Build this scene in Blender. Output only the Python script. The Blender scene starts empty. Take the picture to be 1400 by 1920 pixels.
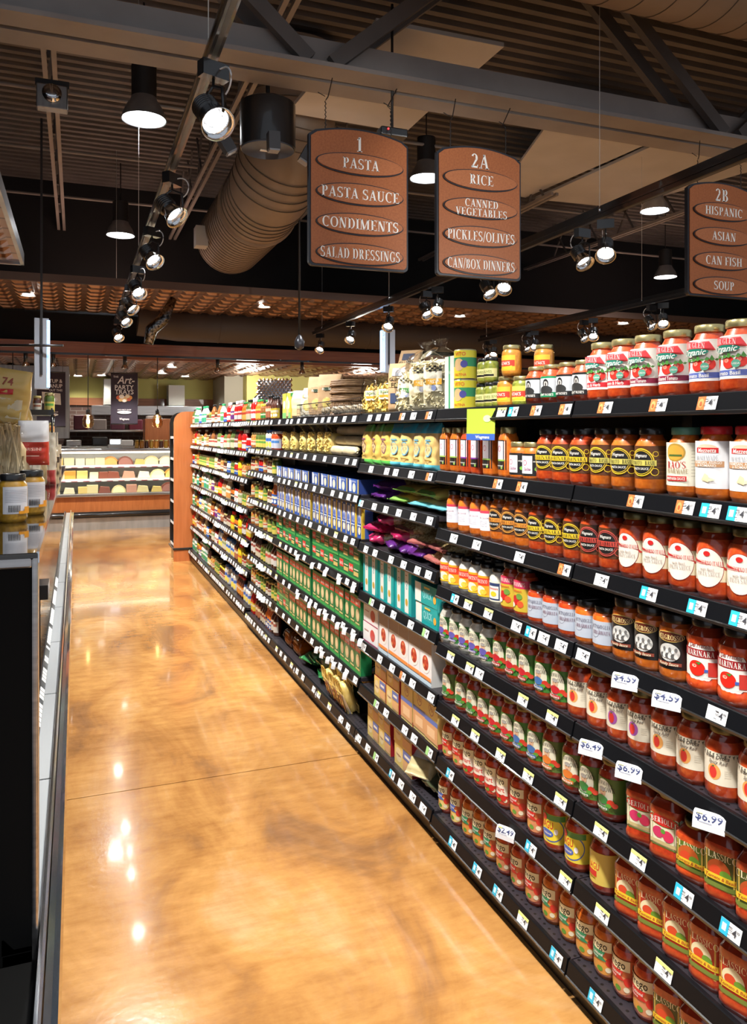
import bpy, bmesh, math, random
from mathutils import Vector, Matrix, noise
random.seed(7)
PI = math.pi
C = bpy.context.scene.collection
scn = bpy.context.scene
# ---------------------------------------------------------------- camera
CH = 1.637                       # eye height
F = 1455.0                       # focal length in pixels of the 1400x1920 frame
TH = math.radians(20.95)         # camera turned to the right of the aisle
cs_, sn_ = math.cos(TH), math.sin(TH)
HZ = 808
cam_d = bpy.data.cameras.new('camera')
cam_d.sensor_fit = 'VERTICAL'; cam_d.sensor_height = 36; cam_d.sensor_width = 26.25
cam_d.lens = 36 * F / 1920
cam_d.shift_y = -(960 - HZ) / 1920
cam_d.clip_start = 0.05; cam_d.clip_end = 100
cam = bpy.data.objects.new('camera', cam_d); C.objects.link(cam)
cam.location = (0, 0, CH); cam.rotation_euler = (PI / 2, 0, -TH)
scn.camera = cam
scn.view_settings.view_transform = 'Standard'; scn.view_settings.look = 'None'
scn.view_settings.gamma = 1; scn.view_settings.use_curve_mapping = False
scn.view_settings.exposure = 0.97
# ---------------------------------------------------------------- world
w = bpy.data.worlds.new('world'); scn.world = w; w.use_nodes = True
w.node_tree.nodes['Background'].inputs[0].default_value = (0.84, 0.90, 1.0, 1)
w.node_tree.nodes['Background'].inputs[1].default_value = 0.27

def at(px, py, d):               # frame pixel + distance along the view -> place in the shop
    r = (px - 700) / F * d
    return Vector((r * cs_ + d * sn_, -r * sn_ + d * cs_, CH - (py - HZ) / F * d))
def yof(px, X):                  # where along the aisle a thing at side distance X stands
    u = (px - 700) / F
    return X * (cs_ - u * sn_) / (sn_ + u * cs_)
# ---------------------------------------------------------------- lights
def lamp(kind, loc, energy, color=(1, 1, 1), target=None, **k):
    d = bpy.data.lights.new(kind.lower() + '_light', kind); d.energy = energy; d.color = color
    for a, b in k.items(): setattr(d, a, b)
    o = bpy.data.objects.new(kind.lower() + '_light', d); C.objects.link(o); o.location = loc
    if target is not None:
        o.rotation_euler = (Vector(target) - Vector(loc)).to_track_quat('-Z', 'Y').to_euler()
    return o
TRK_Z = 3.15
TRK1, TRK2, TRK3 = 0.519, 3.49, 6.38
SP1 = [-1.0, 0.35, 1.75, 3.17, 4.62, 5.9, 7.32, 8.3, 9.3, 10.9]
WHITE = (1.0, 0.965, 0.90)
for i, y in enumerate(SP1):
    k = 1.0 if y > 1 else 0.8
    lamp('SPOT', (TRK1 + .05, y + .05, TRK_Z - .3), 145 * k, WHITE, (1.42, y + .2, 0.22), spot_size=1.55, spot_blend=.95, shadow_soft_size=.06)
    if 1:
        lamp('SPOT', (TRK1 - .02, y + .1, TRK_Z - .3), 72, WHITE, (0.6, y + .6, 0), spot_size=1.35, spot_blend=.8, shadow_soft_size=.05)
for y in (2.9, 4.4):
    lamp('SPOT', (TRK1 - .05, y + .1, TRK_Z - .3), 45, WHITE, (-.22, y + .1, 1.45), spot_size=.9, spot_blend=.8, shadow_soft_size=.05)
HB = [(270, 225, 7.0), (226, 442, 11.2), (799, 335, 9.2), (1247, 520, 13.8), (1227, 396, 10.9)]
for px, py, d in HB:
    p = at(px, py, d)
    lamp('SPOT', (p.x, p.y, p.z - .03), 260, (.95, .97, 1), (p.x, p.y, 0), spot_size=2.3, spot_blend=.5, shadow_soft_size=.15)
for s, tg in (((TRK1, 1.7, 2.75), (1.77, 4.88, 3.1)), ((TRK2, 2.4, 2.75), (2.68, 4.88, 3.1)), ((TRK2 + .4, 2.0, 2.9), (4.9, 4.88, 3.1)), ((TRK1, 2.4, 2.75), (2.6, 4.88, 3.1))):
    lamp('SPOT', s, 62, WHITE, tg, spot_size=.62, spot_blend=.6, shadow_soft_size=.05)
# ---------------------------------------------------------------- materials
_m = {}
def base_mat(name):
    m = bpy.data.materials.new(name); m.use_nodes = True
    return m, m.node_tree, m.node_tree.nodes['Principled BSDF']
def pm(col, rough=.45, metal=0, coat=0, emit=0, name='paint', spec=.5):
    key = (tuple(col), rough, metal, coat, emit, spec)
    if key in _m: return _m[key]
    m, t, b = base_mat(name)
    b.inputs['Base Color'].default_value = (*col, 1); b.inputs['Roughness'].default_value = rough
    b.inputs['Metallic'].default_value = metal; b.inputs['Coat Weight'].default_value = coat
    b.inputs['Coat Roughness'].default_value = .04; b.inputs['Specular IOR Level'].default_value = spec
    if emit:
        b.inputs['Emission Color'].default_value = (*col, 1); b.inputs['Emission Strength'].default_value = emit
    _m[key] = m; return m
def nz(t, kind='ShaderNodeTexNoise', vec=None, **inp):
    n = t.nodes.new(kind)
    if vec is not None: t.links.new(vec, n.inputs['Vector'])
    for k, v in inp.items(): n.inputs[k.replace('_', ' ')].default_value = v
    return n
def coords(t, scale=(1, 1, 1), gen='Object'):
    tc = t.nodes.new('ShaderNodeTexCoord'); mp = t.nodes.new('ShaderNodeMapping')
    t.links.new(tc.outputs[gen], mp.inputs[0]); mp.inputs['Scale'].default_value = scale
    return mp.outputs[0]
def ramp(t, fac, stops):
    r = t.nodes.new('ShaderNodeValToRGB'); t.links.new(fac, r.inputs[0])
    e = r.color_ramp.elements
    while len(e) < len(stops): e.new(.5)
    for i, (p, c) in enumerate(stops): e[i].position = p; e[i].color = (*c, 1)
    return r.outputs[0]
def noisy(key, stops, scale=(1, 1, 1), nscale=5, detail=4, rough=.5, bump=0, metal=0, coat=0, dist=0, spec=.5, name=None):
    if key in _m: return _m[key]
    m, t, b = base_mat(name or key)
    n = nz(t, vec=coords(t, scale), Scale=nscale, Detail=detail, Distortion=dist)
    t.links.new(ramp(t, n.outputs[0], stops), b.inputs['Base Color'])
    b.inputs['Roughness'].default_value = rough; b.inputs['Metallic'].default_value = metal
    b.inputs['Coat Weight'].default_value = coat; b.inputs['Coat Roughness'].default_value = .04
    b.inputs['Specular IOR Level'].default_value = spec
    if bump:
        bn = t.nodes.new('ShaderNodeBump'); bn.inputs['Strength'].default_value = bump; bn.inputs['Distance'].default_value = .01
        t.links.new(n.outputs[0], bn.inputs['Height']); t.links.new(bn.outputs[0], b.inputs['Normal'])
    _m[key] = m; return m
def sauce(key, a, b_):
    return noisy(key, [(.3, a), (.7, b_)], nscale=90, detail=3, rough=.35, coat=1)
S_RED = sauce('red_sauce', (.50, .040, .008), (.68, .10, .018))
S_ORG = sauce('orange_sauce', (.60, .12, .010), (.75, .20, .022))
S_DRK = sauce('dark_sauce', (.30, .022, .008), (.48, .05, .012))
S_MUS = sauce('mustard', (.42, .21, .012), (.6, .33, .03))
S_GRN = sauce('pickles', (.16, .20, .02), (.34, .36, .05))
S_WHT = sauce('white_sauce', (.62, .60, .50), (.78, .76, .68))
S_BRN = sauce('brown_sauce', (.045, .012, .006), (.12, .03, .012))
S_CRY = sauce('curry_sauce', (.55, .20, .02), (.7, .30, .04))
GOLD = pm((.62, .53, .25), .3, .85, name='gold_lid'); BLK = pm((.012, .012, .013), .3, coat=.5, name='black_plastic')
BLKM = pm((.02, .018, .018), .5, name='black_paint'); WHT = pm((.8, .8, .78), .5, name='white_print')
CHROME = pm((.72, .73, .75), .12, 1, name='chrome'); STEEL = noisy('brushed_steel', [(.3, (.42, .42, .42)), (.7, (.6, .6, .6))], (1, 1, 30), 3, rough=.28, metal=1)
STEELD = noisy('dim_steel', [(.3, (.30, .29, .28)), (.7, (.42, .41, .40))], (8, 8, 1), 2, rough=.35, metal=1)
OLIVE = pm((.18, .16, .07), .35, .7, name='olive_lid')
def wood(key, a, b_, sc=(1, 12, 1), rough=.4, coat=.2):
    return noisy(key, [(.25, a), (.5, tuple((x + y) / 2 for x, y in zip(a, b_))), (.75, b_)], sc, 4, 6, rough, .05, coat=coat, dist=.6)
def film_mat(key, tint, gl=.16):
    if key in _m: return _m[key]
    m = bpy.data.materials.new(key); m.use_nodes = True; t = m.node_tree
    t.nodes.remove(t.nodes['Principled BSDF']); out = t.nodes['Material Output']
    tr = t.nodes.new('ShaderNodeBsdfTransparent'); tr.inputs[0].default_value = (*tint, 1)
    g = t.nodes.new('ShaderNodeBsdfGlossy'); g.inputs['Roughness'].default_value = .08
    lw = t.nodes.new('ShaderNodeLayerWeight'); lw.inputs[0].default_value = .12
    mr = t.nodes.new('ShaderNodeMath'); mr.operation = 'MULTIPLY_ADD'; mr.inputs[1].default_value = .45; mr.inputs[2].default_value = gl
    mx = t.nodes.new('ShaderNodeMixShader')
    t.links.new(lw.outputs['Fresnel'], mr.inputs[0]); t.links.new(mr.outputs[0], mx.inputs[0])
    t.links.new(tr.outputs[0], mx.inputs[1]); t.links.new(g.outputs[0], mx.inputs[2]); t.links.new(mx.outputs[0], out.inputs[0])
    _m[key] = m; return m
FILM = film_mat('clear_film', (.995, .995, .99), .03); GLASS = film_mat('case_glass', (.96, .98, .97), .03)
AMBG = film_mat('amber_glass', (.95, .75, .5), .08)
# ---------------------------------------------------------------- mesh builder
class MB:
    def __init__(s): s.v = []; s.f = []; s.mi = []; s.m = []; s.sm = []
    def mat(s, m):
        if m not in s.m: s.m.append(m)
        return s.m.index(m)
    def add(s, vs, fs, m, smooth=False):
        o = len(s.v); s.v += [tuple(v) for v in vs]; k = s.mat(m)
        for f in fs: s.f.append(tuple(i + o for i in f)); s.mi.append(k); s.sm.append(smooth)
    def box(s, a, b, m, M=None):
        x0, y0, z0 = a; x1, y1, z1 = b
        vs = [Vector(p) for p in ((x0, y0, z0), (x1, y0, z0), (x1, y1, z0), (x0, y1, z0), (x0, y0, z1), (x1, y0, z1), (x1, y1, z1), (x0, y1, z1))]
        if M is not None: vs = [M @ p for p in vs]
        s.add(vs, [(0, 3, 2, 1), (4, 5, 6, 7), (0, 1, 5, 4), (1, 2, 6, 5), (2, 3, 7, 6), (3, 0, 4, 7)], m)
    def lathe(s, prof, m, n=20, M=None, sq=0, cap=True, caps=(1, 1)):
        vs = []
        for r, z in prof:
            for i in range(n):
                a = 2 * PI * i / n; k = sqf(a, sq)
                vs.append(Vector((r * k * math.cos(a), r * k * math.sin(a), z)))
        if M is not None: vs = [M @ p for p in vs]
        fs = [(j * n + i, j * n + (i + 1) % n, (j + 1) * n + (i + 1) % n, (j + 1) * n + i) for j in range(len(prof) - 1) for i in range(n)]
        if cap and caps[0]: fs.append(tuple(range(n - 1, -1, -1)))
        if cap and caps[1]: fs.append(tuple((len(prof) - 1) * n + i for i in range(n)))
        s.add(vs, fs, m, True)
    def tube(s, pts, r, m, n=8, closed=False):
        pts = [Vector(p) for p in pts]; N = len(pts); vs = []; fs = []
        up = Vector((0, 0, 1))
        for i, p in enumerate(pts):
            t = (pts[(i + 1) % N] - pts[i - 1]) if closed else (pts[min(i + 1, N - 1)] - pts[max(i - 1, 0)])
            t.normalize(); a = t.cross(up)
            if a.length < 1e-3: a = t.cross(Vector((1, 0, 0)))
            a.normalize(); b = t.cross(a)
            rr = r[i] if isinstance(r, (list, tuple)) else r
            vs += [p + (a * math.cos(2 * PI * k / n) + b * math.sin(2 * PI * k / n)) * rr for k in range(n)]
        for i in range(N if closed else N - 1):
            j = (i + 1) % N
            fs += [(i * n + k, i * n + (k + 1) % n, j * n + (k + 1) % n, j * n + k) for k in range(n)]
        if not closed: fs += [tuple(range(n)), tuple((N - 1) * n + k for k in range(n - 1, -1, -1))]
        s.add(vs, fs, m, True)
    def prism(s, pts, axis, a, b, m):          # outline extruded along an axis
        n = len(pts)
        def P(p, q): return (q, p[0], p[1]) if axis == 0 else (p[0], q, p[1]) if axis == 1 else (p[0], p[1], q)
        vs = [P(p, a) for p in pts] + [P(p, b) for p in pts]
        s.add(vs, [tuple(range(n)), tuple(range(2 * n - 1, n - 1, -1))] + [(i, i + n, (i + 1) % n + n, (i + 1) % n) for i in range(n)], m)
    def mesh(s, name):
        me = bpy.data.meshes.new(name); me.from_pydata(s.v, [], s.f)
        for m in s.m: me.materials.append(m)
        me.polygons.foreach_set('material_index', s.mi); me.polygons.foreach_set('use_smooth', s.sm)
        me.update(); return me
    def fix(s, me):
        bm = bmesh.new(); bm.from_mesh(me); bmesh.ops.recalc_face_normals(bm, faces=bm.faces); bm.to_mesh(me); bm.free(); return me
    def build(s, name, parent=None, bevel=0, autosm=False, loc=None, fix=True):
        me = s.mesh(name)
        if fix: s.fix(me)
        o = bpy.data.objects.new(name, me); C.objects.link(o)
        if parent: o.parent = parent
        if loc is not None: o.location = loc
        if bevel:
            b = o.modifiers.new('bevel', 'BEVEL'); b.width = bevel; b.segments = 2; b.limit_method = 'ANGLE'
        if autosm: edge_split(o)
        return o
def edge_split(o):
    e = o.modifiers.new('split', 'EDGE_SPLIT'); e.split_angle = math.radians(40)
def sqf(a, sq):
    if not sq: return 1
    c, d = abs(math.cos(a)), abs(math.sin(a))
    return (c ** sq + d ** sq) ** (-1 / sq)
def tag(o, label, cat, group=None):
    assert 4 <= len(label.split()) <= 16, label
    o['label'] = label; o['category'] = cat
    if group: o['group'] = group
    return o
def thing(name, label, cat, loc=(0, 0, 0), rz=0, group=None):
    o = bpy.data.objects.new(name, None); C.objects.link(o); o.location = loc; o.rotation_euler = (0, 0, rz)
    o.empty_display_size = .05
    return tag(o, label, cat, group)
def struct(mb, name, **k):
    o = mb.build(name, **k); o['kind'] = 'structure'; return o
# ---------------------------------------------------------------- lettering
T_, t_ = .17, .065
def _line(x0, y0, x1, y1, w): return [[(x0 - w / 2, y0), (x0 + w / 2, y0), (x1 + w / 2, y1), (x1 - w / 2, y1)]]
def _bar(x0, x1, y, h=.06): return [[(x0, y), (x1, y), (x1, y + h), (x0, y + h)]]
def _ser(x, y, w=.34, h=.055): return _bar(x - w / 2, x + w / 2, y, h)
def _arc(cx, cy, rx, ry, a0, a1, T=T_, t=t_, n=14):
    q = []; P = []
    for i in range(n + 1):
        a = math.radians(a0 + (a1 - a0) * i / n); c, s = math.cos(a), math.sin(a)
        wx = t + (T - t) * abs(c)
        P.append(((cx + rx * c, cy + ry * s), (cx + (rx - wx) * c, cy + (ry - t) * s)))
    for i in range(n): q.append([P[i][0], P[i + 1][0], P[i + 1][1], P[i][1]])
    return q
def _stem(x): return _line(x, 0, x, 1, T_) + _ser(x, 0) + _ser(x, .945)
def glyph(c):
    if c == 'I': return _stem(.17), .38
    if c == '1': return _line(.2, 0, .2, .97, T_) + _ser(.2, 0, .36) + [[(.02, .8), (.2, .97), (.2, .86), (.03, .76)]], .44
    if c == '2': return _arc(.26, .72, .25, .28, -25, 160, .17) + [[(.33, .6), (.5, .6), (.2, .13), (.02, .02)]] + _bar(.02, .5, 0, .13) + [[(.44, .1), (.52, .1), (.54, .25), (.5, .25)]], .62
    if c == 'P': return _stem(.2) + _arc(.32, .735, .3, .265, -90, 90) + _bar(.2, .34, .945) + _bar(.2, .34, .47), .68
    if c == 'B': return _stem(.2) + _arc(.32, .75, .27, .25, -90, 90) + _arc(.32, .27, .33, .27, -90, 90) + _bar(.2, .34, .94) + _bar(.2, .34, .49) + _bar(.2, .34, 0), .72
    if c == 'R': return _stem(.2) + _arc(.32, .75, .28, .25, -90, 90) + _bar(.2, .34, .94) + _bar(.2, .36, .5) + _line(.62, 0, .38, .52, .18) + _bar(.52, .76, 0, .05), .78
    if c == 'D': return _stem(.2) + _arc(.32, .5, .42, .5, -90, 90) + _bar(.2, .34, .94) + _bar(.2, .34, 0), .8
    if c == 'A': return _line(.1, 0, .38, 1, .06) + _line(.62, 0, .37, 1, .17) + _bar(.2, .5, .3) + _ser(.1, 0, .24) + _ser(.62, 0, .3), .78
    if c == 'V': return _line(.38, 0, .12, 1, .17) + _line(.38, 0, .62, 1, .06) + _ser(.12, .945, .3) + _ser(.63, .945, .24), .74
    if c == 'S': return _arc(.3, .74, .27, .26, 40, 250, .14, .07) + _arc(.3, .26, .29, .26, -140, 70, .15, .07) + [[(.12, .62), (.3, .62), (.5, .42), (.3, .42)]] + [[(.5, .72), (.54, .72), (.54, 1), (.51, 1)], [(.03, 0), (.06, 0), (.08, .3), (.04, .3)]], .64
    if c == 'T': return _line(.33, 0, .33, 1, T_) + _ser(.33, 0) + _bar(.02, .64, .94) + [[(.02, .76), (.05, .76), (.09, .95), (.02, .95)], [(.61, .76), (.64, .76), (.64, .95), (.57, .95)]], .67
    if c == 'U': return _line(.17, .28, .17, 1, T_) + _line(.62, .28, .62, 1, .06) + _arc(.37, .3, .285, .3, 180, 360, .13) + _ser(.17, .945) + _ser(.62, .945, .24), .78
    if c in 'CG':
        q = _arc(.42, .5, .38, .5, 50, 310, T_) + [[(.66, .68), (.7, .68), (.7, 1), (.66, .95)]]
        if c == 'G': q += _line(.64, .05, .64, .42, .15) + _bar(.48, .78, .39, .05); return q, .82
        return q, .76
    if c == 'E': return _stem(.2) + _bar(.2, .62, .94) + _bar(.2, .5, .48) + _bar(.2, .64, 0) + [[(.59, .78), (.62, .78), (.62, .95), (.55, .95)], [(.6, .05), (.64, .05), (.67, .25), (.64, .25)], [(.47, .4), (.5, .4), (.5, .62), (.47, .62)]], .7
    if c == 'F': return _stem(.2) + _bar(.2, .62, .94) + _bar(.2, .5, .48) + [[(.59, .78), (.62, .78), (.62, .95), (.55, .95)], [(.47, .4), (.5, .4), (.5, .62), (.47, .62)]], .64
    if c == 'L': return _stem(.2) + _bar(.2, .6, 0) + [[(.56, .05), (.6, .05), (.64, .28), (.61, .28)]], .68
    if c == 'H': return _stem(.19) + _stem(.66) + _bar(.2, .66, .48), .86
    if c == 'K': return _stem(.19) + _line(.25, .42, .6, 1, .07) + _line(.66, 0, .38, .6, .18) + _ser(.6, .945, .28) + _ser(.66, 0, .3), .82
    if c == 'X': return _line(.58, 0, .16, 1, .18) + _line(.12, 0, .58, 1, .06) + _ser(.12, 0, .24) + _ser(.6, 0, .3) + _ser(.16, .945, .3) + _ser(.6, .945, .24), .74
    if c == 'O': return _arc(.41, .5, .39, .5, 0, 360, T_, n=24), .82
    if c == 'N': return _line(.13, 0, .13, 1, .06) + _line(.66, 0, .66, 1, .06) + _line(.62, 0, .17, 1, .19) + _ser(.13, 0, .25) + _ser(.1, .945, .22) + _ser(.67, .945, .25), .82
    if c == 'M': return _line(.12, 0, .12, 1, .06) + _line(.82, 0, .82, 1, T_) + _line(.44, 0, .17, 1, .18) + _line(.44, 0, .78, 1, .06) + _ser(.12, 0, .25) + _ser(.82, 0, .32) + _ser(.1, .945, .2) + _ser(.84, .945, .28), 1.02
    if c == 'W': return _line(.32, 0, .1, 1, .16) + _line(.32, 0, .55, 1, .06) + _line(.76, 0, .55, 1, .16) + _line(.76, 0, .96, 1, .06) + _ser(.1, .945, .28) + _ser(.96, .945, .24), 1.08
    if c == '/': return _line(.02, -.05, .3, 1.05, .08), .34
    if c == "'": return [[(.08, .7), (.12, .7), (.18, 1), (.04, 1)]], .22
    return [], .3
def serif(txt):
    x = 0; V = []; Fs = []
    for ch in txt.upper():
        q, w_ = glyph(ch)
        for p in q:
            o = len(V); V += [(a + x, b) for a, b in p]; Fs.append(tuple(range(o, o + len(p))))
        x += w_ + .04
    return V, Fs, max(x - .04, .01)
_tc = {}
def sans(txt):
    if txt in _tc: return _tc[txt]
    cu = bpy.data.curves.new('lettering', 'FONT'); cu.body = txt; cu.resolution_u = 2; cu.offset = .012
    o = bpy.data.objects.new('lettering', cu); C.objects.link(o)
    dg = bpy.context.evaluated_depsgraph_get(); me = bpy.data.meshes.new_from_object(o.evaluated_get(dg))
    V = [(v.co.x / .7, v.co.y / .7) for v in me.vertices]; Fs = [tuple(p.vertices) for p in me.polygons]
    bpy.data.objects.remove(o); bpy.data.curves.remove(cu); bpy.data.meshes.remove(me)
    x0 = min(v[0] for v in V); x1 = max(v[0] for v in V)
    _tc[txt] = ([(a - x0, b) for a, b in V], Fs, x1 - x0); return _tc[txt]
class Canvas:
    """prints on a surface: f(s, t, lift) -> point; s runs to the reader's right, t up"""
    def __init__(c, f, R=0, H=0, mb=None, step=.008, e=.00025): c.f = f; c.R = R; c.H = H; c.mb = mb or MB(); c.l = 1; c.step = step; c.e = e
    def _m(c, col, rough=.4): return col if not isinstance(col, tuple) else pm(col, rough, name='print', coat=.15)
    def grid(c, s0, s1, t0, t1, col, left=None, right=None, nt=1, up=True, cosine=False):
        L = c.l * c.e; n = max(1, int((s1 - s0) / c.step)); vs = []; fs = []
        for j in range(nt + 1):
            t = t0 + (t1 - t0) * ((1 - math.cos(PI * j / nt)) / 2 if cosine else j / nt); a = left(t) if left else s0; b = right(t) if right else s1
            for i in range(n + 1): vs.append(c.f(a + (b - a) * i / n, t, L))
        for j in range(nt):
            for i in range(n): k = j * (n + 1) + i; fs.append((k, k + 1, k + n + 2, k + n + 1))
        c.mb.add(vs, fs, c._m(col), c.R > 0)
        if up: c.l += 1
    def rect(c, s0, s1, t0, t1, col, nt=1): c.grid(s0, s1, t0, t1, col, nt=nt)
    def ell(c, cx, cy, rx, ry, col, nt=None):
        nt = nt or (18 if rx > .015 else 10)
        h = lambda t: rx * math.sqrt(max(0, 1 - ((t - cy) / ry) ** 2))
        c.grid(cx - rx, cx + rx, cy - ry, cy + ry, col, lambda t: cx - h(t), lambda t: cx + h(t), nt, cosine=True)
    def ring(c, cx, cy, rx, ry, w_, col, n=40):
        L = c.l * c.e; vs = []
        for i in range(n):
            a = 2 * PI * i / n
            vs.append(c.f(cx + rx * math.cos(a), cy + ry * math.sin(a), L)); vs.append(c.f(cx + (rx - w_) * math.cos(a), cy + (ry - w_) * math.sin(a), L))
        c.mb.add(vs, [(2 * i, 2 * ((i + 1) % n), 2 * ((i + 1) % n) + 1, 2 * i + 1) for i in range(n)], c._m(col)); c.l += 1
    def poly(c, pts, col, nt=8):           # convex outline, cut into strips so that it hugs a curved surface
        t0 = min(b for a, b in pts) + 1e-6; t1 = max(b for a, b in pts) - 1e-6; n = len(pts)
        def span(t):
            xs = []
            for i in range(n):
                (a0, b0), (a1, b1) = pts[i], pts[(i + 1) % n]
                if (b0 - t) * (b1 - t) <= 0 and b0 != b1: xs.append(a0 + (a1 - a0) * (t - b0) / (b1 - b0))
            return (min(xs), max(xs)) if xs else (0, 0)
        w_ = max(a for a, b in pts) - min(a for a, b in pts)
        c.grid(0, w_, t0, t1, col, lambda t: span(t)[0], lambda t: span(t)[1], nt if w_ > .02 else 4)
    def text(c, txt, cx, cy, h, col, font='sans', maxw=None, bend=0, slant=0):
        V, Fs, w_ = serif(txt) if font == 'serif' else sans(txt)
        k = h; kx = h if not maxw or w_ * h <= maxw else maxw / w_
        out = []
        for a, b in V:
            s = (a - w_ / 2) * kx + slant * b * h; t = (b - .5) * k + bend * (s ** 2)
            out.append(c.f(cx + s, cy + t, c.l * c.e))
        c.mb.add(out, Fs, c._m(col)); c.l += 1
def cyl_canvas(R, H, sq=0): 
    def f(s, t, l):
        a = s / R; r = R * sqf(a, sq) + l
        return (-r * math.cos(a), -r * math.sin(a), t)
    return Canvas(f, R, H)
ORD = ['', 'first', 'second', 'third', 'fourth', 'fifth', 'sixth', 'seventh', 'eighth', 'ninth', 'tenth', 'eleventh', 'twelfth', 'thirteenth', 'fourteenth', 'fifteenth', 'sixteenth']
NUM = ['', 'one', 'two', 'three', 'four', 'five', 'six', 'seven', 'eight', 'nine', 'ten', 'eleven', 'twelve', 'thirteen', 'fourteen', 'fifteen', 'sixteen']
# ================================================================ THE ROOM
def floor_mat():
    m, t, b = base_mat('stained_concrete')
    co = coords(t, (1, 1, 1))
    n1 = nz(t, vec=coords(t, (1.6, .8, 1)), Scale=1.5, Detail=6, Roughness=.6, Distortion=.8)
    n2 = nz(t, vec=coords(t, (2.2, 7, 1)), Scale=2.6, Detail=8, Roughness=.7)
    n3 = nz(t, vec=coords(t, (1, 1, 1)), Scale=.55, Detail=3, Distortion=.5)
    c1 = ramp(t, n1.outputs[0], [(.30, (.31, .16, .07)), (.44, (.50, .25, .078)), (.57, (.62, .335, .11)), (.75, (.70, .47, .25))])
    c2 = ramp(t, n2.outputs[0], [(.3, (.62, .52, .42)), (.7, (1, .96, .9))])
    c3 = ramp(t, n3.outputs[0], [(.36, (.56, .52, .52)), (.60, (1, 1, 1))])
    def mul(a, b_):
        mx = t.nodes.new('ShaderNodeMix'); mx.data_type = 'RGBA'; mx.blend_type = 'MULTIPLY'; mx.inputs[0].default_value = .8
        t.links.new(a, mx.inputs[6]); t.links.new(b_, mx.inputs[7]); return mx.outputs[2]
    t.links.new(mul(mul(c1, c2), c3), b.inputs['Base Color'])
    mr = t.nodes.new('ShaderNodeMapRange'); t.links.new(n2.outputs[0], mr.inputs[0]); mr.inputs[3].default_value = .10; mr.inputs[4].default_value = .24
    t.links.new(mr.outputs[0], b.inputs['Roughness'])
    fine = nz(t, vec=co, Scale=45, Detail=3)
    bp = t.nodes.new('ShaderNodeBump'); bp.inputs['Strength'].default_value = .10; bp.inputs['Distance'].default_value = .004
    t.links.new(fine.outputs[0], bp.inputs['Height']); t.links.new(bp.outputs[0], b.inputs['Normal'])
    b.inputs['Coat Weight'].default_value = .35; b.inputs['Coat Roughness'].default_value = .06
    return m
FM = floor_mat(); JOINT = pm((.09, .05, .025), .8, name='joint')
f = MB(); ys = [-3, -.46, 3.70, 7.86, 12.02, 22]
for a, b in zip(ys, ys[1:]): f.box((-9, a + .003, -.1), (16, b - .003, 0), FM)
f.box((-9, -3, -.12), (16, 22, -.004), JOINT)
struct(f, 'floor')
DARK = pm((.006, .006, .007), .9, name='black_ceiling_paint'); BR = noisy('brown_beam_paint', [(.3, (.26, .228, .21)), (.7, (.31, .275, .255))], nscale=3, rough=.6)
BRD = noisy('brown_deck_paint', [(.3, (.105, .092, .086)), (.7, (.15, .132, .124))], nscale=2, rough=.7)
c = MB(); n = 72; vs = []; fs = []
prof = []
for i in range(n):
    y = 1.5 + i * .17; prof += [(y, 5.62), (y + .05, 5.62), (y + .075, 5.52), (y + .145, 5.52)]
for y, z in prof: vs += [(-9, y, z), (16, y, z)]
fs = [(2 * i, 2 * i + 1, 2 * i + 3, 2 * i + 2) for i in range(len(prof) - 1)]
c.add(vs, fs, BRD); struct(c, 'ceiling', fix=False)
b = MB(); b.box((-9, 13.1, 3.0), (16, 13.3, 5.6), DARK); struct(b, 'wall_back')
b = MB(); b.box((16, -3, 0), (16.2, 18.4, 5.7), DARK); struct(b, 'wall_right')
b = MB(); b.box((-9.2, -3, 0), (-9, 18.4, 5.7), DARK); struct(b, 'wall_left')
# cross beam: twin angles with a gap, webs above
b = MB()
for y0 in (4.80, 5.03):
    b.box((-9, y0, 4.0), (16, y0 + .185, 4.03), BR); 
b.box((-9, 4.955, 4.03), (16, 4.985, 4.25), BR); b.box((-9, 5.03, 4.03), (16, 5.06, 4.25), BR)
struct(b, 'trim_1')
b = MB()
for i in range(-3, 5):
    xb = 1.5 + 3.5 * i
    for s in (-1, 1):
        for dy in (4.88, 5.12):
            p0 = Vector((xb + .08 * s, dy, 4.06)); p1 = Vector((xb + 1.75 * s - .08 * s, dy, 5.44)); d_ = p1 - p0
            b.box((-.05, -.03, 0), (.05, .03, d_.length), BRD, Matrix.Translation(p0) @ Matrix.Rotation(math.atan2(d_.x, d_.z), 4, 'Y'))
b.box((-9, 4.85, 5.42), (16, 5.15, 5.5), BRD)
struct(b, 'trim_2')
# joists running with the aisle
for k, (x, y0) in enumerate(((-.22, 5.1), (1.47, 5.1), (3.06, 8.6), (5.95, 8.8), (8.2, 8.8))):
    b = MB()
    for dx in (-.055, .025): b.box((x + dx, y0, 4.78), (x + dx + .04, 13.1, 4.82), BR)
    for j in range(int((13.0 - y0) / .9)):
        for s in (-1, 1):
            M = Matrix.Translation((x, y0 + .45 + j * .9, 5.12)) @ Matrix.Rotation(s * .6, 4, 'X')
            b.box((-.012, -.012, -.4), (.012, .012, .4), BRD, M)
    struct(b, 'trim_%d' % (3 + k))
b = MB()
for y, z in ((8.3, 5.0), (10.2, 5.05), (12, 5.0)): b.tube([(-9, y, z), (16, y, z)], .02, BR)
struct(b, 'trim_8')
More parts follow.
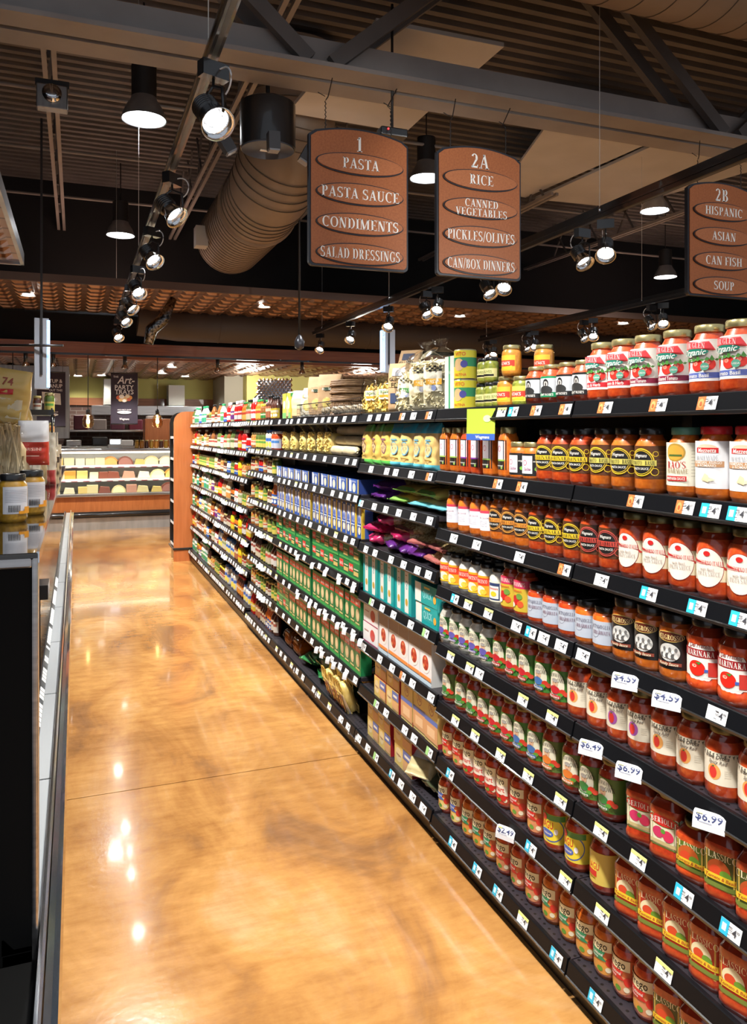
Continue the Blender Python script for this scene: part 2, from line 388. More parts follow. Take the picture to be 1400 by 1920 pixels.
# cream panels hung under the deck
CREAM = noisy('cream_panel', [(.3, (.54, .52, .50)), (.7, (.61, .585, .56))], nscale=2, rough=.7)
PLAB = ['cream ceiling panel in front of the long cross beam', 'cream ceiling panel above the aisle 1 sign', 'wide cream ceiling panel above the 2A sign', 'wide cream ceiling panel above the 2B sign']
for i, (q, z) in enumerate([([(668, 95), (893, 133), (945, 88), (705, 42)], 5.0), ([(540, 212), (760, 249), (822, 192), (600, 140)], 4.4),
              ([(935, 360), (985, 371), (1232, 262), (1040, 215)], 4.95), ([(1003, 374), (1165, 390), (1500, 295), (1245, 264)], 4.95)]):
    pts = [at(px, py, (z - CH) * F / (HZ - py)) for px, py in q]
    m = MB(); m.prism([(p.x, p.y) for p in pts], 2, z, z + .04, CREAM)
    tag(m.build('ceiling_panel', bevel=.004), PLAB[i], 'ceiling panel', 'cream panels under the deck')
# spiral ducts
DUCT = noisy('duct_paint', [(.3, (.235, .175, .125)), (.7, (.29, .22, .165))], nscale=4, rough=.45)
SEAM = pm((.10, .075, .055), .6, name='duct_seam')
def duct(name, label, path, r, pitch, parts=True, seam=.006, mt=None):
    root = thing(name, label, 'duct', path[0])
    P0 = Vector(path[0]); P = [Vector(p) - P0 for p in path]
    m = MB(); m.tube(P, r, mt or DUCT, 40); m.build('duct_body', root, autosm=True)
    sm = MB(); 
    for a, b2 in zip(P, P[1:]):
        d = b2 - a; L = d.length; k = max(1, int(L / pitch)); q = d.to_track_quat('Z', 'Y').to_matrix().to_4x4()
        for j in range(k):
            c0 = a + d * (j + .5) / k; ring = []
            for i in range(48):
                ang = 2 * PI * i / 48
                ring.append(c0 + q @ Vector((math.cos(ang) * (r + .001), math.sin(ang) * (r + .001), (i / 48 - .5) * .0)))
            sm.tube(ring, seam, SEAM, 4, closed=True)
    sm.build('spiral_seam', root, fix=False)
    return root
r_ = duct('spiral_duct', 'brown spiral duct running away above the aisle beside the aisle 1 sign', [(1.94, 10.5, 4.2), (1.94, 8.7, 4.2), (1.95, 8.15, 4.26), (2.0, 7.75, 4.5), (2.03, 7.6, 4.8), (2.05, 7.55, 5.45)], .44, .105)
m = MB(); m.tube([(0, -1.72, 0), (0, -1.78, 0)], .462, DUCT, 40); m.build('collar', r_)
m = MB(); m.box((-.55, -.7, -.25), (-.40, -.5, 0.0), pm((.5, .5, .48), .5)); m.build('vent', r_)
duct('spiral_duct', 'large cream brown spiral duct crossing the top right corner', [(1.35, 3.9, 4.72), (9, 3.9, 4.72)], .43, .2, seam=.0045)
duct('round_duct', 'dark round duct behind the far track lights', [(0.9, 12.6, 3.36), (1.5, 12.6, 3.3), (13, 12.6, 3.3)], .24, 1.2, mt=pm((.07, .055, .045), .6, name='dark_duct_paint'))
# copper tin ceiling canopy before the service counter
def tin_mat():
    m, t, b = base_mat('copper_tin'); co = coords(t, (1, 1, 1))
    v = t.nodes.new('ShaderNodeTexBrick'); t.links.new(co, v.inputs[0]); v.offset = 0
    for k, val in (('Scale', 1), ('Mortar Size', .03), ('Brick Width', .3), ('Row Height', .3), ('Mortar Smooth', .8)): v.inputs[k].default_value = val
    v.inputs['Color1'].default_value = (.34, .20, .14, 1); v.inputs['Color2'].default_value = (.42, .26, .18, 1); v.inputs['Mortar'].default_value = (.10, .045, .03, 1)
    t.links.new(v.outputs[0], b.inputs['Base Color']); b.inputs['Metallic'].default_value = .7; b.inputs['Roughness'].default_value = .3
    return m
TIN = tin_mat(); TIND = pm((.16, .07, .04), .4, .6, name='tin_rib')
def tin_ceiling(mb, x0, x1, y0, y1, z, step=.3):
    mb.box((x0, y0, z), (x1, y1, z + .05), TIN)
    # raised coffers hanging below the plane
    k = int((x1 - x0) / step); l = int((y1 - y0) / step)
    vs = []; fs = []
    for i in range(k):
        for j in range(l):
            a, b2 = x0 + i * step, y0 + j * step; o = len(vs)
            vs += [(a + .03, b2 + .03, z), (a + step - .03, b2 + .03, z), (a + step - .03, b2 + step - .03, z), (a + .03, b2 + step - .03, z)]
            vs += [(a + .08, b2 + .08, z - .03), (a + step - .08, b2 + .08, z - .03), (a + step - .08, b2 + step - .08, z - .03), (a + .08, b2 + step - .08, z - .03)]
            fs += [(o + q, o + (q + 1) % 4, o + 4 + (q + 1) % 4, o + 4 + q) for q in range(4)] + [(o + 7, o + 6, o + 5, o + 4)]
    mb.add(vs, fs, TIN)
b = MB(); tin_ceiling(b, -8, 15, 10.55, 13.0, 3.51); b.box((-8, 10.5, 3.5), (15, 10.56, 3.6), pm((.12, .07, .05), .5)); struct(b, 'trim_9')
b = MB(); tin_ceiling(b, -8, 15, 13.15, 18.1, 2.83, .33); struct(b, 'trim_10')
b = MB(); tin_ceiling(b, -3.5, -.47, 2.0, 7.85, 3.2, .25); b.box((-.48, 2, 3.17), (-.45, 7.88, 3.28), STEEL); b.box((-3.5, 7.85, 3.17), (-.45, 7.88, 3.28), STEEL); struct(b, 'trim_11')
WOODF = wood('fascia_wood', (.22, .075, .032), (.36, .14, .06), (.35, 6, 8))
b = MB(); b.box((-8, 12.97, 2.78), (15, 13.12, 3.02), WOODF); b.box((-8, 12.95, 3.0), (15, 13.12, 3.03), WOODF); struct(b, 'trim_12')
# downlights in the canopy and the counter ceiling
LENS = pm((1, .98, .93), .3, emit=5, name='lit_lens')
def downlight(x, y, z, label, e=12, r=.075):
    t = thing('downlight', label, 'ceiling light', (x, y, z), group='recessed downlights in the tin ceilings')
    m = MB(); m.lathe([(r + .02, -.04), (r + .02, -.032), (r, -.03)], pm((.7, .68, .62), .4), 20, cap=False); m.build('trim_ring', t)
    m = MB(); m.lathe([(.001, -.036), (r, -.034), (r, -.02)], LENS, 20); m.build('lens', t)
    lamp('SPOT', (x, y, z - .06), e, (1, .95, .86), (x, y, 0), spot_size=2.4, spot_blend=.6, shadow_soft_size=.06)
for px, py, s in ((53, 549, 'leftmost'), (495, 571, 'second from the left'), (862, 589, 'third from the left'), (1168, 603, 'right of the 2A sign')):
    d = (3.51 - CH) * F / (HZ - py); p = at(px, py, d); downlight(p.x, p.y, 3.51, 'round downlight in the copper tin canopy, ' + s)
for i, (px, py) in enumerate(((146, 702), (190, 701), (304, 697), (322, 685), (347, 703), (489, 688))):
    d = (2.83 - CH) * F / (HZ - py); p = at(px, py, d)
    downlight(p.x, min(p.y, 17.6), 2.83, 'downlight inside the deli ceiling, %s from the left' % ORD[i + 1], 26)
for x, y in ((-2.5, 15), (3.2, 15.5), (5.5, 15)):
    lamp('POINT', (x, y, 2.5), 28, (1, .95, .86), shadow_soft_size=.2)
# ================================================================ PENDANTS AND TRACKS
ALU = noisy('spun_aluminium', [(.3, (.30, .30, .31)), (.7, (.42, .42, .43))], nscale=6, rough=.35, metal=.6)
HBL = ['large pendant lamp at upper left under the cross beam', 'pendant lamp hanging left of the track, lower of the two', 'pendant lamp between the aisle 1 and 2A signs', 'pendant lamp hanging left of the 2B sign', 'pendant lamp under the cream panel above the second track']
def high_bay(p, label):
    t = thing('high_bay_lamp', label, 'pendant lamp', p, group='high bay lamps under the roof deck')
    m = MB(); m.lathe([(.11, .17), (.11, .48), (.04, .5)], BLKM, 24); m.build('ballast_housing', t, autosm=True)
    m = MB(); m.lathe([(.198, 0), (.192, .03), (.165, .1), (.12, .17), (.11, .2)], ALU, 32, cap=False); m.lathe([(.19, .004), (.186, .03), (.158, .1), (.112, .168)], WHT, 32, cap=False)
    m.build('reflector', t)
    m = MB(); m.lathe([(.001, .03), (.18, .032), (.18, .04)], pm((.93, .97, 1), .3, emit=7), 28); m.build('lens', t)
    m = MB(); m.tube([(0, 0, .5), (0, 0, 5.5 - p.z)], .008, BLKM); m.build('hanging_rod', t)
for (px, py, d), l in zip(HB, HBL): high_bay(at(px, py, d), l)
LED = pm((1, .97, .92), .3, emit=45, name='led_lens')
def head_mesh():
    a = MB(); a.lathe([(.032, .085), (.036, .08), (.038, .02), (.05, -.02), (.062, -.045), (.060, -.047), (.045, -.02), (.036, 0)], CHROME, 24, caps=(1, 0))
    l = MB(); l.lathe([(.001, -.004), (.027, -.006), (.03, .002)], LED, 20)
    r = MB(); r.tube([(0, 0, .14), (0, 0, .11), (.06, 0, .085), (.066, 0, .0)], .0055, BLK); r.tube([(0, 0, .11), (-.06, 0, .085), (-.066, 0, .0)], .0055, BLK); r.box((-.022, -.05, .135), (.022, .05, .19), BLK)
    w2 = MB(); w2.tube([(.0, .0, .16)] + [(.03 + .055 * math.sin(q), .02, .12 + .05 * math.cos(q)) for q in [i * .35 for i in range(9)]], .003, pm((.75, .75, .75), .4)); 
    fn = MB()
    for j in range(5): fn.lathe([(.047, .035 + j * .012), (.047, .039 + j * .012)], BLK, 16)
    return [('housing', a.fix(a.mesh('housing'))), ('lens', l.fix(l.mesh('lens'))), ('bracket', r.fix(r.mesh('bracket'))), ('cable', w2.mesh('cable')), ('heat_sink', fn.mesh('heat_sink'))]
HM = head_mesh()
def spot(loc, tilt, rz, label, group, scale=1.17):
    t = thing('track_spotlight', label, 'spotlight', loc, rz, group); t.scale = (scale,) * 3
    for nme, me in HM:
        o = bpy.data.objects.new(nme, me); C.objects.link(o); o.parent = t
        if nme in ('housing', 'lens', 'heat_sink'): o.rotation_euler = (0, tilt, 0)
def track(x, y0, y1, label, wires):
    t = thing('lighting_track', label, 'lighting track', (x, y0, TRK_Z))
    m = MB(); m.box((-.022, 0, .0), (.022, y1 - y0, .03), BLK); m.box((-.03, 0, .03), (.03, y1 - y0, .042), BLK); m.box((-.010, 0, -.001), (.010, y1 - y0, .004), pm((.10, .11, .12), .35, .5)); m.build('rail', t)  # narrow grey strip paints a streak of light along the rail
    m = MB(); m.box((.012, 0, .055), (.034, y1 - y0, .1), BLK); m.build('conduit', t)
    for wy in wires:
        m = MB(); m.tube([(0, wy - y0, .04), (0, wy - y0, 2.4)], .0022, pm((.7, .7, .68), .4)); m.lathe([(.008, .042), (.01, .07), (.004, .09)], CHROME, 10, Matrix.Translation((0, wy - y0, 0))); m.build('hanging_wire', t)
    return t
track(TRK1, -2, 11.7, 'long black lighting track running away above the aisle', (3.3, 7.2, 11.3))
track(TRK2, 2.4, 11.75, 'black lighting track passing behind the aisle signs', (4.6, 8.6, 11.3))
track(TRK3, 5.2, 11.65, 'black lighting track at right, furthest over the next aisles', (7.6, 11.4))
ys1 = SP1[2:]
for i, y in enumerate(ys1):
    spot((TRK1, y, TRK_Z - .245), -.8, -1.0 - .25 * math.sin(i * 2.1), 'spotlight on the track over the aisle, %s from the front' % ORD[i + 1], 'spotlights on the aisle track')
k = 0
for j, px in enumerate((600, 657, 728, 820, 945, 1135)):
    y = yof(px, TRK2)
    for s in (0, 1):
        if px < 800 and s: continue
        k += 1
        spot((TRK2, y + s * .27, TRK_Z - .245), (.75, .65)[s], (.9, 1.7)[s], 'spotlight on the track behind the signs, %s from the far end' % ORD[k], 'spotlights on the middle track')
for j, px in enumerate((925, 1002, 1112, 1243)):
    y = yof(px, TRK3)
    for s in (0, 1):
        spot((TRK3, y + s * .2, TRK_Z - .245), (.75, .65)[s], (.9, 1.7)[s], 'spotlight on the right-hand track, %s from the far end' % ORD[2 * j + s + 1], 'spotlights on the right track')
for x, ys in ((TRK2, (5.0, 7.4, 9.6)), (TRK3, (6, 9))):
    for y in ys: lamp('SPOT', (x, y, TRK_Z - .3), 90, WHITE, (x - .6, y, 0), spot_size=1.7, spot_blend=.7, shadow_soft_size=.06)
# black drum fitting and little ceiling devices
t = thing('drum_fixture', 'black drum shaped ceiling fixture beside the spiral duct', 'ceiling fixture', at(502, 280, 5.5)); t.scale = (.78, .78, .78)
m = MB(); m.lathe([(.25, 0), (.25, .40), (.2, .43)], BLK, 40); m.build('drum', t, autosm=True)
m = MB(); m.lathe([(.24, -.01), (.235, -.012), (.24, .0)], pm((.13, .13, .15), .5), 40); m.box((-.07, -.02, -.018), (.07, .02, -.012), WHT); m.build('grille', t)
m = MB(); m.tube([(0, 0, .43), (0, 0, 1.2)], .02, BLKM); m.build('hanging_rod', t)
for dx, dy in ((-.38, -.1), (.33, -.1), (-.02, -.3)):
    m = MB(); M = Matrix.Translation((dx, dy, -.06)) @ Matrix.Rotation(dx * 1.5, 4, 'Y'); m.box((-.05, -.05, -.05), (.05, .05, .1), pm((.05, .05, .055), .4), M); m.box((-.045, -.045, -.065), (.045, .045, -.05), pm((.25, .25, .27), .3), M)
    m.build('spot_head', t)
p = at(98, 183, 6.4); t = thing('beam_spotlight', 'small grey square spotlight fixed to the left joist', 'spotlight', p)
m = MB(); m.box((-.13, -.02, .08), (.13, .06, .14), BLKM); m.build('plate', t)
m = MB(); m.box((-.12, -.08, -.12), (.12, .02, .08), STEELD); m.build('body', t, bevel=.01)
m = MB(); m.lathe([(.07, 0), (.075, .02), (.03, .03)], CHROME, 20, Matrix.Translation((0, -.08, 0)) @ Matrix.Rotation(PI / 2, 4, 'X')); m.build('lens', t)
p = at(735, 251, 5.4); t = thing('security_camera', 'small dark security camera with red light above the aisle 1 sign', 'camera', p)
m = MB(); m.box((-.1, -.05, -.03), (.1, .05, .03), BLK); m.build('body', t, bevel=.01)
m = MB(); m.lathe([(.006, 0), (.006, .004)], pm((1, .02, .02), .3, emit=4), 8, Matrix.Translation((-.05, -.052, .01)) @ Matrix.Rotation(PI / 2, 4, 'X')); m.build('indicator_light', t)
m = MB(); m.tube([(0, 0, .03), (0, 0, .9)], .01, BLKM); m.build('stem', t)
p = at(561, 640, 9.2); t = thing('microphone_pendant', 'dark wire cage sensor hanging from a rod left of the second track', 'hanging sensor', p)
m = MB(); m.lathe([(.02, -.1), (.055, -.07), (.06, 0), (.03, .06), (.012, .08)], pm((.1, .1, .11), .3, .6), 14); m.build('cage', t)
m = MB(); m.tube([(0, 0, .08), (0, 0, 3.4)], .014, BLKM); m.build('hanging_rod', t)
# ================================================================ AISLE SIGNS
SGW = noisy('sign_wood', [(.3, (.27, .078, .022)), (.7, (.37, .115, .034))], (40, 1, 40), 2, detail=5, rough=.5)
SGO = noisy('sign_oval_wood', [(.3, (.32, .10, .034)), (.7, (.42, .145, .05))], (30, 1, 60), 2, detail=5, rough=.45)
NAVY = pm((.012, .013, .02), .4, name='sign_edge_and_shade')
def aisle_sign(x0, x1, num, lines, label):
    Y = 4.9; w_ = x1 - x0; h = .88; zb = 2.725
    t = thing('aisle_sign', label, 'sign', ((x0 + x1) / 2, Y, zb), group='hanging aisle signs')
    def outline(k):
        pts = []; a = w_ / 2 - k; r = .03
        for cx, cz, a0 in ((-a + r, k + r, 180), (a - r, k + r, 270)):
            for q in range(5): an = math.radians(a0 + q * 22.5); pts.append((cx + r * math.cos(an), cz + r * math.sin(an)))
        for i in range(17):
            s = 1 - 2 * i / 16; pts.append((a * s, h - k + .055 * (1 - s * s) - (.018 if abs(s) == 1 else 0)))
        return pts
    m = MB(); m.prism(outline(0), 1, -.006, .03, NAVY); m.build('edge_frame', t)
    m = MB(); m.prism(outline(.014), 1, -.014, .0, SGW); m.build('board', t)
    cv = Canvas(lambda s, tt, l: (s, -.0145 - l, tt), e=.0006)
    cv.text(num, 0, h - .05, .10, WHT, 'serif', maxw=.3); cv.mb.build('number', t, fix=False)
    for i, ln in enumerate(lines):
        z = h - .19 - i * .2; rx, ry = w_ * .44, .074
        o = MB(); o.lathe([(1, 0), (1, .012)], NAVY, 56, Matrix.Translation((0, 0, z)) @ Matrix.Rotation(PI / 2, 4, 'X') @ Matrix.Diagonal((rx, ry, 1, 1)) )  # wide dark oval rim stands in for the shade around the raised face
        o2 = MB(); o2.lathe([(1, .012), (1, .022)], SGO, 56, Matrix.Translation((0, 0, z)) @ Matrix.Rotation(PI / 2, 4, 'X') @ Matrix.Diagonal((rx - .009, ry - .009, 1, 1)))
        ov = o.build('oval_plaque', t, loc=(0, -.014, 0), autosm=True); oo = o2.build('oval_face', ov, autosm=True)
        cv = Canvas(lambda s, tt, l: (s, -.0225 - l, tt + z), e=.0006)
        ls = ln.split('|')
        for j, l in enumerate(ls):
            cv.text(l, 0, (.032 - j * .064) if len(ls) > 1 else 0,   .07 if len(ls) == 1 else .055, WHT, 'serif', maxw=w_ * (.8 if len(l) > 9 else .052 * len(l) / w_ * 1.0 if False else min(.8, .088 * len(l))))
        cv.mb.build('lettering', ov, fix=False)
    for s in (-1, 1):
        m = MB(); x = s * w_ * .33
        pts = []
        for k in range(15): pts.append((x + .004 * (-1) ** k, .012, h + .03 + k * .014))
        zt = 4.0 - zb
        m.tube(pts + [(x - s * .02, .02, h + .25), (x + .06, .05, zt)], .0035, BLKM, 6); m.tube([(x - .05, .02, h + .27), (x, .02, h + .25)], .003, BLKM, 5)
        m.build('chain', t)
aisle_sign(.2898 * 4.9, .4342 * 4.9, '1', ['PASTA', 'PASTA SAUCE', 'CONDIMENTS', 'SALAD DRESSINGS'], 'brown wooden hanging sign for aisle 1 listing pasta and condiments')
aisle_sign(.4788 * 4.9, .6165 * 4.9, '2A', ['RICE', 'CANNED|VEGETABLES', 'PICKLES/OLIVES', 'CAN/BOX DINNERS'], 'brown wooden hanging sign for aisle 2A listing rice and canned vegetables')
aisle_sign(.931 * 4.9, 1.072 * 4.9, '2B', ['HISPANIC', 'ASIAN', 'CAN FISH', 'SOUP'], 'brown wooden hanging sign for aisle 2B listing Hispanic food and soup')
def blade_sign(px, y0, y1, d, label, wd):
    a = at(px, y1, d); h = (y1 - y0) / F * d
    t = thing('lit_blade_sign', label, 'sign', a)
    m = MB(); m.box((-wd, -.03, 0), (wd, .03, h), pm((.36, .38, .42), .4)); m.build('case', t, bevel=.006)
    sgn = 1
    sg = 1 if px < 400 else -1; xs = sorted((sg * wd, sg * (wd + .010)))
    m = MB(); m.box((xs[0], -.028, .02), (xs[1], .028, h - .02), pm((.30, .55, 1), .4, emit=1.6)); e = m.build('lit_edge', t)
    sw = .022 if sg > 0 else .05; xs = sorted((sg * wd, sg * (wd - sw)))
    cv = Canvas(lambda s, tt, l: (s, -.031 - l, tt), e=.0006)
    cv.rect(xs[0], xs[1], .02, h - .02, pm((.35, .6, 1), .4, emit=.9))
    for i, ch in enumerate('SNOWDS'): cv.text(ch, (xs[0] + xs[1]) / 2, h * (.9 - i * .155), .07, WHT, maxw=sw * .8)
    cv.mb.build('lettering', t, fix=False)
    m = MB(); m.box((-.012, -.05, h * .2), (.012, -.03, h + 2.2), BLKM); m.build('hanging_bar', t)
blade_sign(78, 597, 730, 8.6, 'grey blade sign with lit blue edge hanging at the left', .075)
blade_sign(727, 618, 700, 11.5, 'grey blade sign with lit blue edge behind the bagged pasta', .105)
p = at(-10, 647, 8.5); m = MB(); m.tube([p, at(118, 648, 8.5)], .015, BLK); tag(m.build('track_bar'), 'short black horizontal bar crossing the left blade sign', 'bar')
p = at(300, 605, 10.5); m = MB(); m.tube([at(278, 645, 10.5), at(284, 618, 10.5), at(305, 600, 10.5), at(325, 560, 10.6)], [.06, .085, .085, .05], noisy('foil', [(.35, (.02, .02, .02)), (.6, (.3, .3, .3))], nscale=30, rough=.2, metal=1, bump=1), 14)
tag(m.build('flexible_duct'), 'crinkled foil flexible duct hanging in the dark behind the track', 'duct')
# ================================================================ DELI COUNTER
WOODO = wood('orange_laminate', (.42, .125, .032), (.56, .19, .055), (6, 6, .8), rough=.3)
BRK = None
def brick_mat():
    m, t, b = base_mat('dark_brick'); v = t.nodes.new('ShaderNodeTexBrick')
    tc = coords(t); sp = t.nodes.new('ShaderNodeSeparateXYZ'); cb = t.nodes.new('ShaderNodeCombineXYZ')
    t.links.new(tc, sp.inputs[0]); t.links.new(sp.outputs[0], cb.inputs[0]); t.links.new(sp.outputs[2], cb.inputs[1]); t.links.new(cb.outputs[0], v.inputs[0])
    for k, val in (('Scale', 1), ('Mortar Size', .008), ('Brick Width', .24), ('Row Height', .08)): v.inputs[k].default_value = val
    v.inputs['Color1'].default_value = (.09, .045, .035, 1); v.inputs['Color2'].default_value = (.15, .085, .065, 1); v.inputs['Mortar'].default_value = (.2, .16, .14, 1)
    t.links.new(v.outputs[0], b.inputs['Base Color']); b.inputs['Roughness'].default_value = .7; return m
YW = noisy('yellow_wall_paint', [(.3, (.46, .42, .12)), (.7, (.50, .46, .15))], nscale=1, rough=.7)
b = MB(); b.box((-9, 18.1, 0), (16, 18.3, 2.2), brick_mat()); b.box((-9, 18.05, 2.2), (16, 18.1, 2.36), WOODF); b.box((-9, 18.08, 2.36), (16, 18.3, 2.83), YW); struct(b, 'wall_rear')
b = MB(); b.box((2.95, 16.6, 0), (3.35, 18.1, 2.83), pm((.33, .31, .24), .6)); b.box((3.35, 16.2, 0), (4.8, 18.1, 2.83), YW); struct(b, 'wall_rear_return')
t = thing('wall_clock', 'round wall clock on the yellow wall past the deli', 'clock', (3.64, 16.17, 2.25))
m = MB(); m.lathe([(.17, 0), (.17, .04)], BLK, 24, Matrix.Rotation(PI / 2, 4, 'X')); m.build('case', t)
m = MB(); m.lathe([(.14, .041), (.14, .045)], WHT, 24, Matrix.Rotation(PI / 2, 4, 'X')); m.build('face', t)
# display case
X0, X1, YF = -3.2, 2.4, 13.65
case = thing('deli_display_case', 'long glass fronted deli case with orange wood band across the aisle end', 'display case', (0, YF, 0))
def cp(nme, fn, bevel=0):
    m = MB(); fn(m); return m.build(nme, case, bevel=bevel)
cp('base', lambda m: m.box((X0, -.02, 0), (X1, 1.0, .22), noisy('scuffed_steel', [(.3, (.36, .35, .33)), (.7, (.5, .49, .46))], (6, 6, 1), 2, rough=.35, metal=.4))); cp('bumper', lambda m: (m.box((X0, -.04, .2), (X1, .9, .3), BLK), m.tube([(X0, -.04, .25), (X1, -.04, .25)], .035, BLK)))
cp('wood_panel', lambda m: m.box((X0, 0, .3), (X1, .9, .56), WOODO)); cp('front_rail', lambda m: m.box((X0, -.05, .55), (X1, .02, .60), STEEL), .008)
cp('deck', lambda m: m.box((X0, 0, .56), (X1, 1.0, .585), STEELD)); CW = pm((.75, .73, .68), .5)
cp('back_panel', lambda m: m.box((X0, .95, .58), (X1, 1.0, 1.30), CW))
for zz, dd in ((.80, .45), (1.03, .60)): cp('glass_shelf', lambda m: (m.box((X0, dd, zz), (X1, .95, zz + .015), CW), m.box((X0, dd - .012, zz - .03), (X1, dd, zz + .018), pm((.7, .7, .7), .4))))
cp('counter_top', lambda m: m.box((X0, .12, 1.29), (X1, 1.25, 1.34), STEEL), .01)
cp('front_glass', lambda m: m.add([(X0, -.03, .6), (X1, -.03, .6), (X1, .12, 1.29), (X0, .12, 1.29)], [(0, 1, 2, 3)], GLASS))
lt = cp('case_light', lambda m: m.box((X0, .14, 1.262), (X1, .2, 1.285), pm((1, .93, .8), .3, emit=3)))
for x in (-2, .2, 1.6): lamp('AREA', (x, YF + .25, 1.25), 4, (1, .95, .86), (x, YF + .45, .5), shape='RECTANGLE', size=1.6, size_y=.08)
cheese_cols = [(.75, .62, .30), (.72, .52, .16), (.72, .30, .05), (.82, .76, .58), (.70, .62, .42), (.62, .30, .2), (.25, .07, .04), (.8, .7, .45)]
cnt = {}
def cheese(x, y, z, kind, tier, col, s):
    nm = {'w': 'cheese_wedge', 'r': 'cheese_round', 'b': 'cheese_block'}[kind]
    m = MB()
    if kind == 'w': m.prism([(-.09 * s, 0), (.09 * s, 0), (.07 * s, .09 * s), (-.06 * s, .10 * s)], 1, -.05, .06, pm(col, .4, coat=.6))
    elif kind == 'r':
        pts = [(.12 * s * math.cos(a), .125 * s * math.sin(a)) for a in [PI * i / 10 for i in range(11)]]
        m.prism(pts, 1, -.03, .05, pm(col, .4, coat=.6)); m.prism([(a * .8, b2 * .8 + .004) for a, b2 in pts], 1, -.034, -.03, pm(tuple(min(1, v * 1.35 + .08) for v in col), .4))
    else: m.box((-.07 * s, -.05, 0), (.07 * s, .06, .11 * s), pm(col, .4, coat=.6))
    o = m.build(nm, loc=(x, y, z), bevel=.006)
    cw = {'w': 'wedge', 'r': 'round', 'b': 'block'}[kind]; cnt[(kind, tier)] = cnt.get((kind, tier), 0) + 1
    return o, cw, tier
CH_ = []
random.seed(3)
for tier, (y, z) in (('top', (.68, 1.046)), ('middle', (.55, .816)), ('bottom', (.25, .586))):
    x = -.62; i = 0; lst = []
    while x < 1.75:
        k = 'b' if (x < .55 and tier != 'bottom') else random.choice('rrw') if tier != 'bottom' else random.choice('rwwb')
        s = random.uniform(1.0, 1.3); lst.append(cheese(x, YF + y + .02, z, k, tier, random.choice(cheese_cols), s)); x += .205 * s if k != 'b' else .15 * s
        i += 1
    for k in 'rwb':
        q = [o for o, cw, _ in lst if cw == {'r': 'round', 'w': 'wedge', 'b': 'block'}[k]]
        for j, o in enumerate(q): tag(o, 'cheese %s in the deli case, %s from left on the %s tier' % ({'r': 'round', 'w': 'wedge', 'b': 'block'}[k], ORD[min(j + 1, 16)], tier), 'cheese', 'cheeses on the %s tier of the deli case' % tier)
for zz, yy, tier in ((1.0, .575, 'top'), (.772, .425, 'middle')):
    for i in range(13):
        m = MB(); m.box((-.05, 0, 0), (.05, .004, .04), WHT); m.box((-.05, -.001, 0), (.05, 0, .012), pm((.3, .03, .05), .5))
        m.build('price_card', case, loc=(-.6 + i * .19, yy, zz))
# behind the counter
def bx(nme, label, cat, a, b2, m_, bevel=.005, fn=None):
    q = MB(); q.box((0, 0, 0), tuple(v - u for u, v in zip(a, b2)), m_)
    if fn: fn(q)
    return tag(q.build(nme, loc=a, bevel=bevel), label, cat)
bx('steel_hood', 'tall brushed steel panel wall behind the left banner', 'hood', (-3.6, 15.0, 1.5), (-.12, 16.4, 2.8), STEELD)
bx('exhaust_hood', 'stainless exhaust hood on the brick wall behind the party banner', 'hood', (.3, 17.45, 1.98), (2.6, 18.0, 2.18), STEEL)
bx('wall_cabinet', 'pale steel wall cabinet left of the party banner', 'cabinet', (.55, 17.5, 2.2), (1.25, 18.0, 2.75), pm((.45, .45, .42), .5))
bx('wall_cabinet', 'pale steel wall cabinet right of the party banner', 'cabinet', (1.9, 17.6, 2.2), (2.25, 18.0, 2.65), pm((.5, .5, .46), .5))
a = at(272, 838, 15); b2 = at(322, 785, 15); q = thing('orange_cabinet', 'orange wood cabinet behind the deli counter at right', 'cabinet', (a.x, a.y, 0))
m = MB(); m.box((0, 0, 0), (b2.x - a.x + .3, .5, b2.z), WOODO); m.build('body', q, bevel=.005)
m = MB(); m.tube([(.45, -.02, 1.36), (.6, -.02, 1.36)], .012, CHROME); m.build('handle', q)
bx('work_table', 'stainless back work table behind the deli case', 'table', (-1.2, 16.6, 0), (2.0, 17.3, 1.33), STEEL)
bx('back_shelf', 'stainless shelf over the back work table', 'shelf', (-.2, 17.0, 1.62), (2.0, 18.09, 1.66), STEEL)
for i in range(5):
    x = -.05 + i * .36; bx('storage_tub', 'dark red storage tub on the deli back shelf, %s from left' % ORD[i + 1], 'tub', (x, 17.02, 1.66), (x + .28, 17.3, 1.66 + (.22 if i % 2 else .3)), pm(((.12, .015, .03), (.35, .3, .28), (.10, .02, .04))[i % 3], .4), .02)
for i in range(4):
    x = -.2 + i * .5; bx('kitchen_machine', 'steel kitchen machine on the deli work table, %s from left' % ORD[i + 1], 'appliance', (x, 16.7, 1.33), (x + .3, 17.0, 1.33 + .12 + .06 * (i % 2)), (STEEL, BLK, pm((.5, .5, .5), .4), STEELD)[i], .02)
q = thing('scale', 'white weighing scale with lit screen on the deli counter', 'scale', (.63, YF + .5, 1.34))
m = MB(); m.box((-.12, -.1, 0), (.12, .1, .06), pm((.6, .6, .58), .4)); m.box((-.1, -.02, .06), (.1, .03, .16), pm((.6, .6, .58), .4)); m.build('body', q, bevel=.006)
m = MB(); m.box((-.08, -.026, .075), (.08, -.02, .145), pm((.75, .85, 1), .4, emit=2)); m.build('screen', q)
q = thing('deli_plant', 'small leafy bunch of greens on the deli counter at left', 'plant', (-.55, YF + .5, 1.34))
m = MB(); m.lathe([(.05, 0), (.065, .08)], BLK, 12); m.build('pot', q); m = MB()
for i in range(40):
    a = random.uniform(0, 6.28); e = random.uniform(.03, .16); hh = random.uniform(.1, .22); p = Vector((math.cos(a) * e, math.sin(a) * e, hh)); d_ = Vector((math.cos(a + 1) * .03, math.sin(a + 1) * .03, .01))
    m.add([p - d_, p + Vector((0, 0, .03)), p + d_, p - Vector((0, 0, .02))], [(0, 1, 2, 3)], pm((.05, .16, .03), .5))
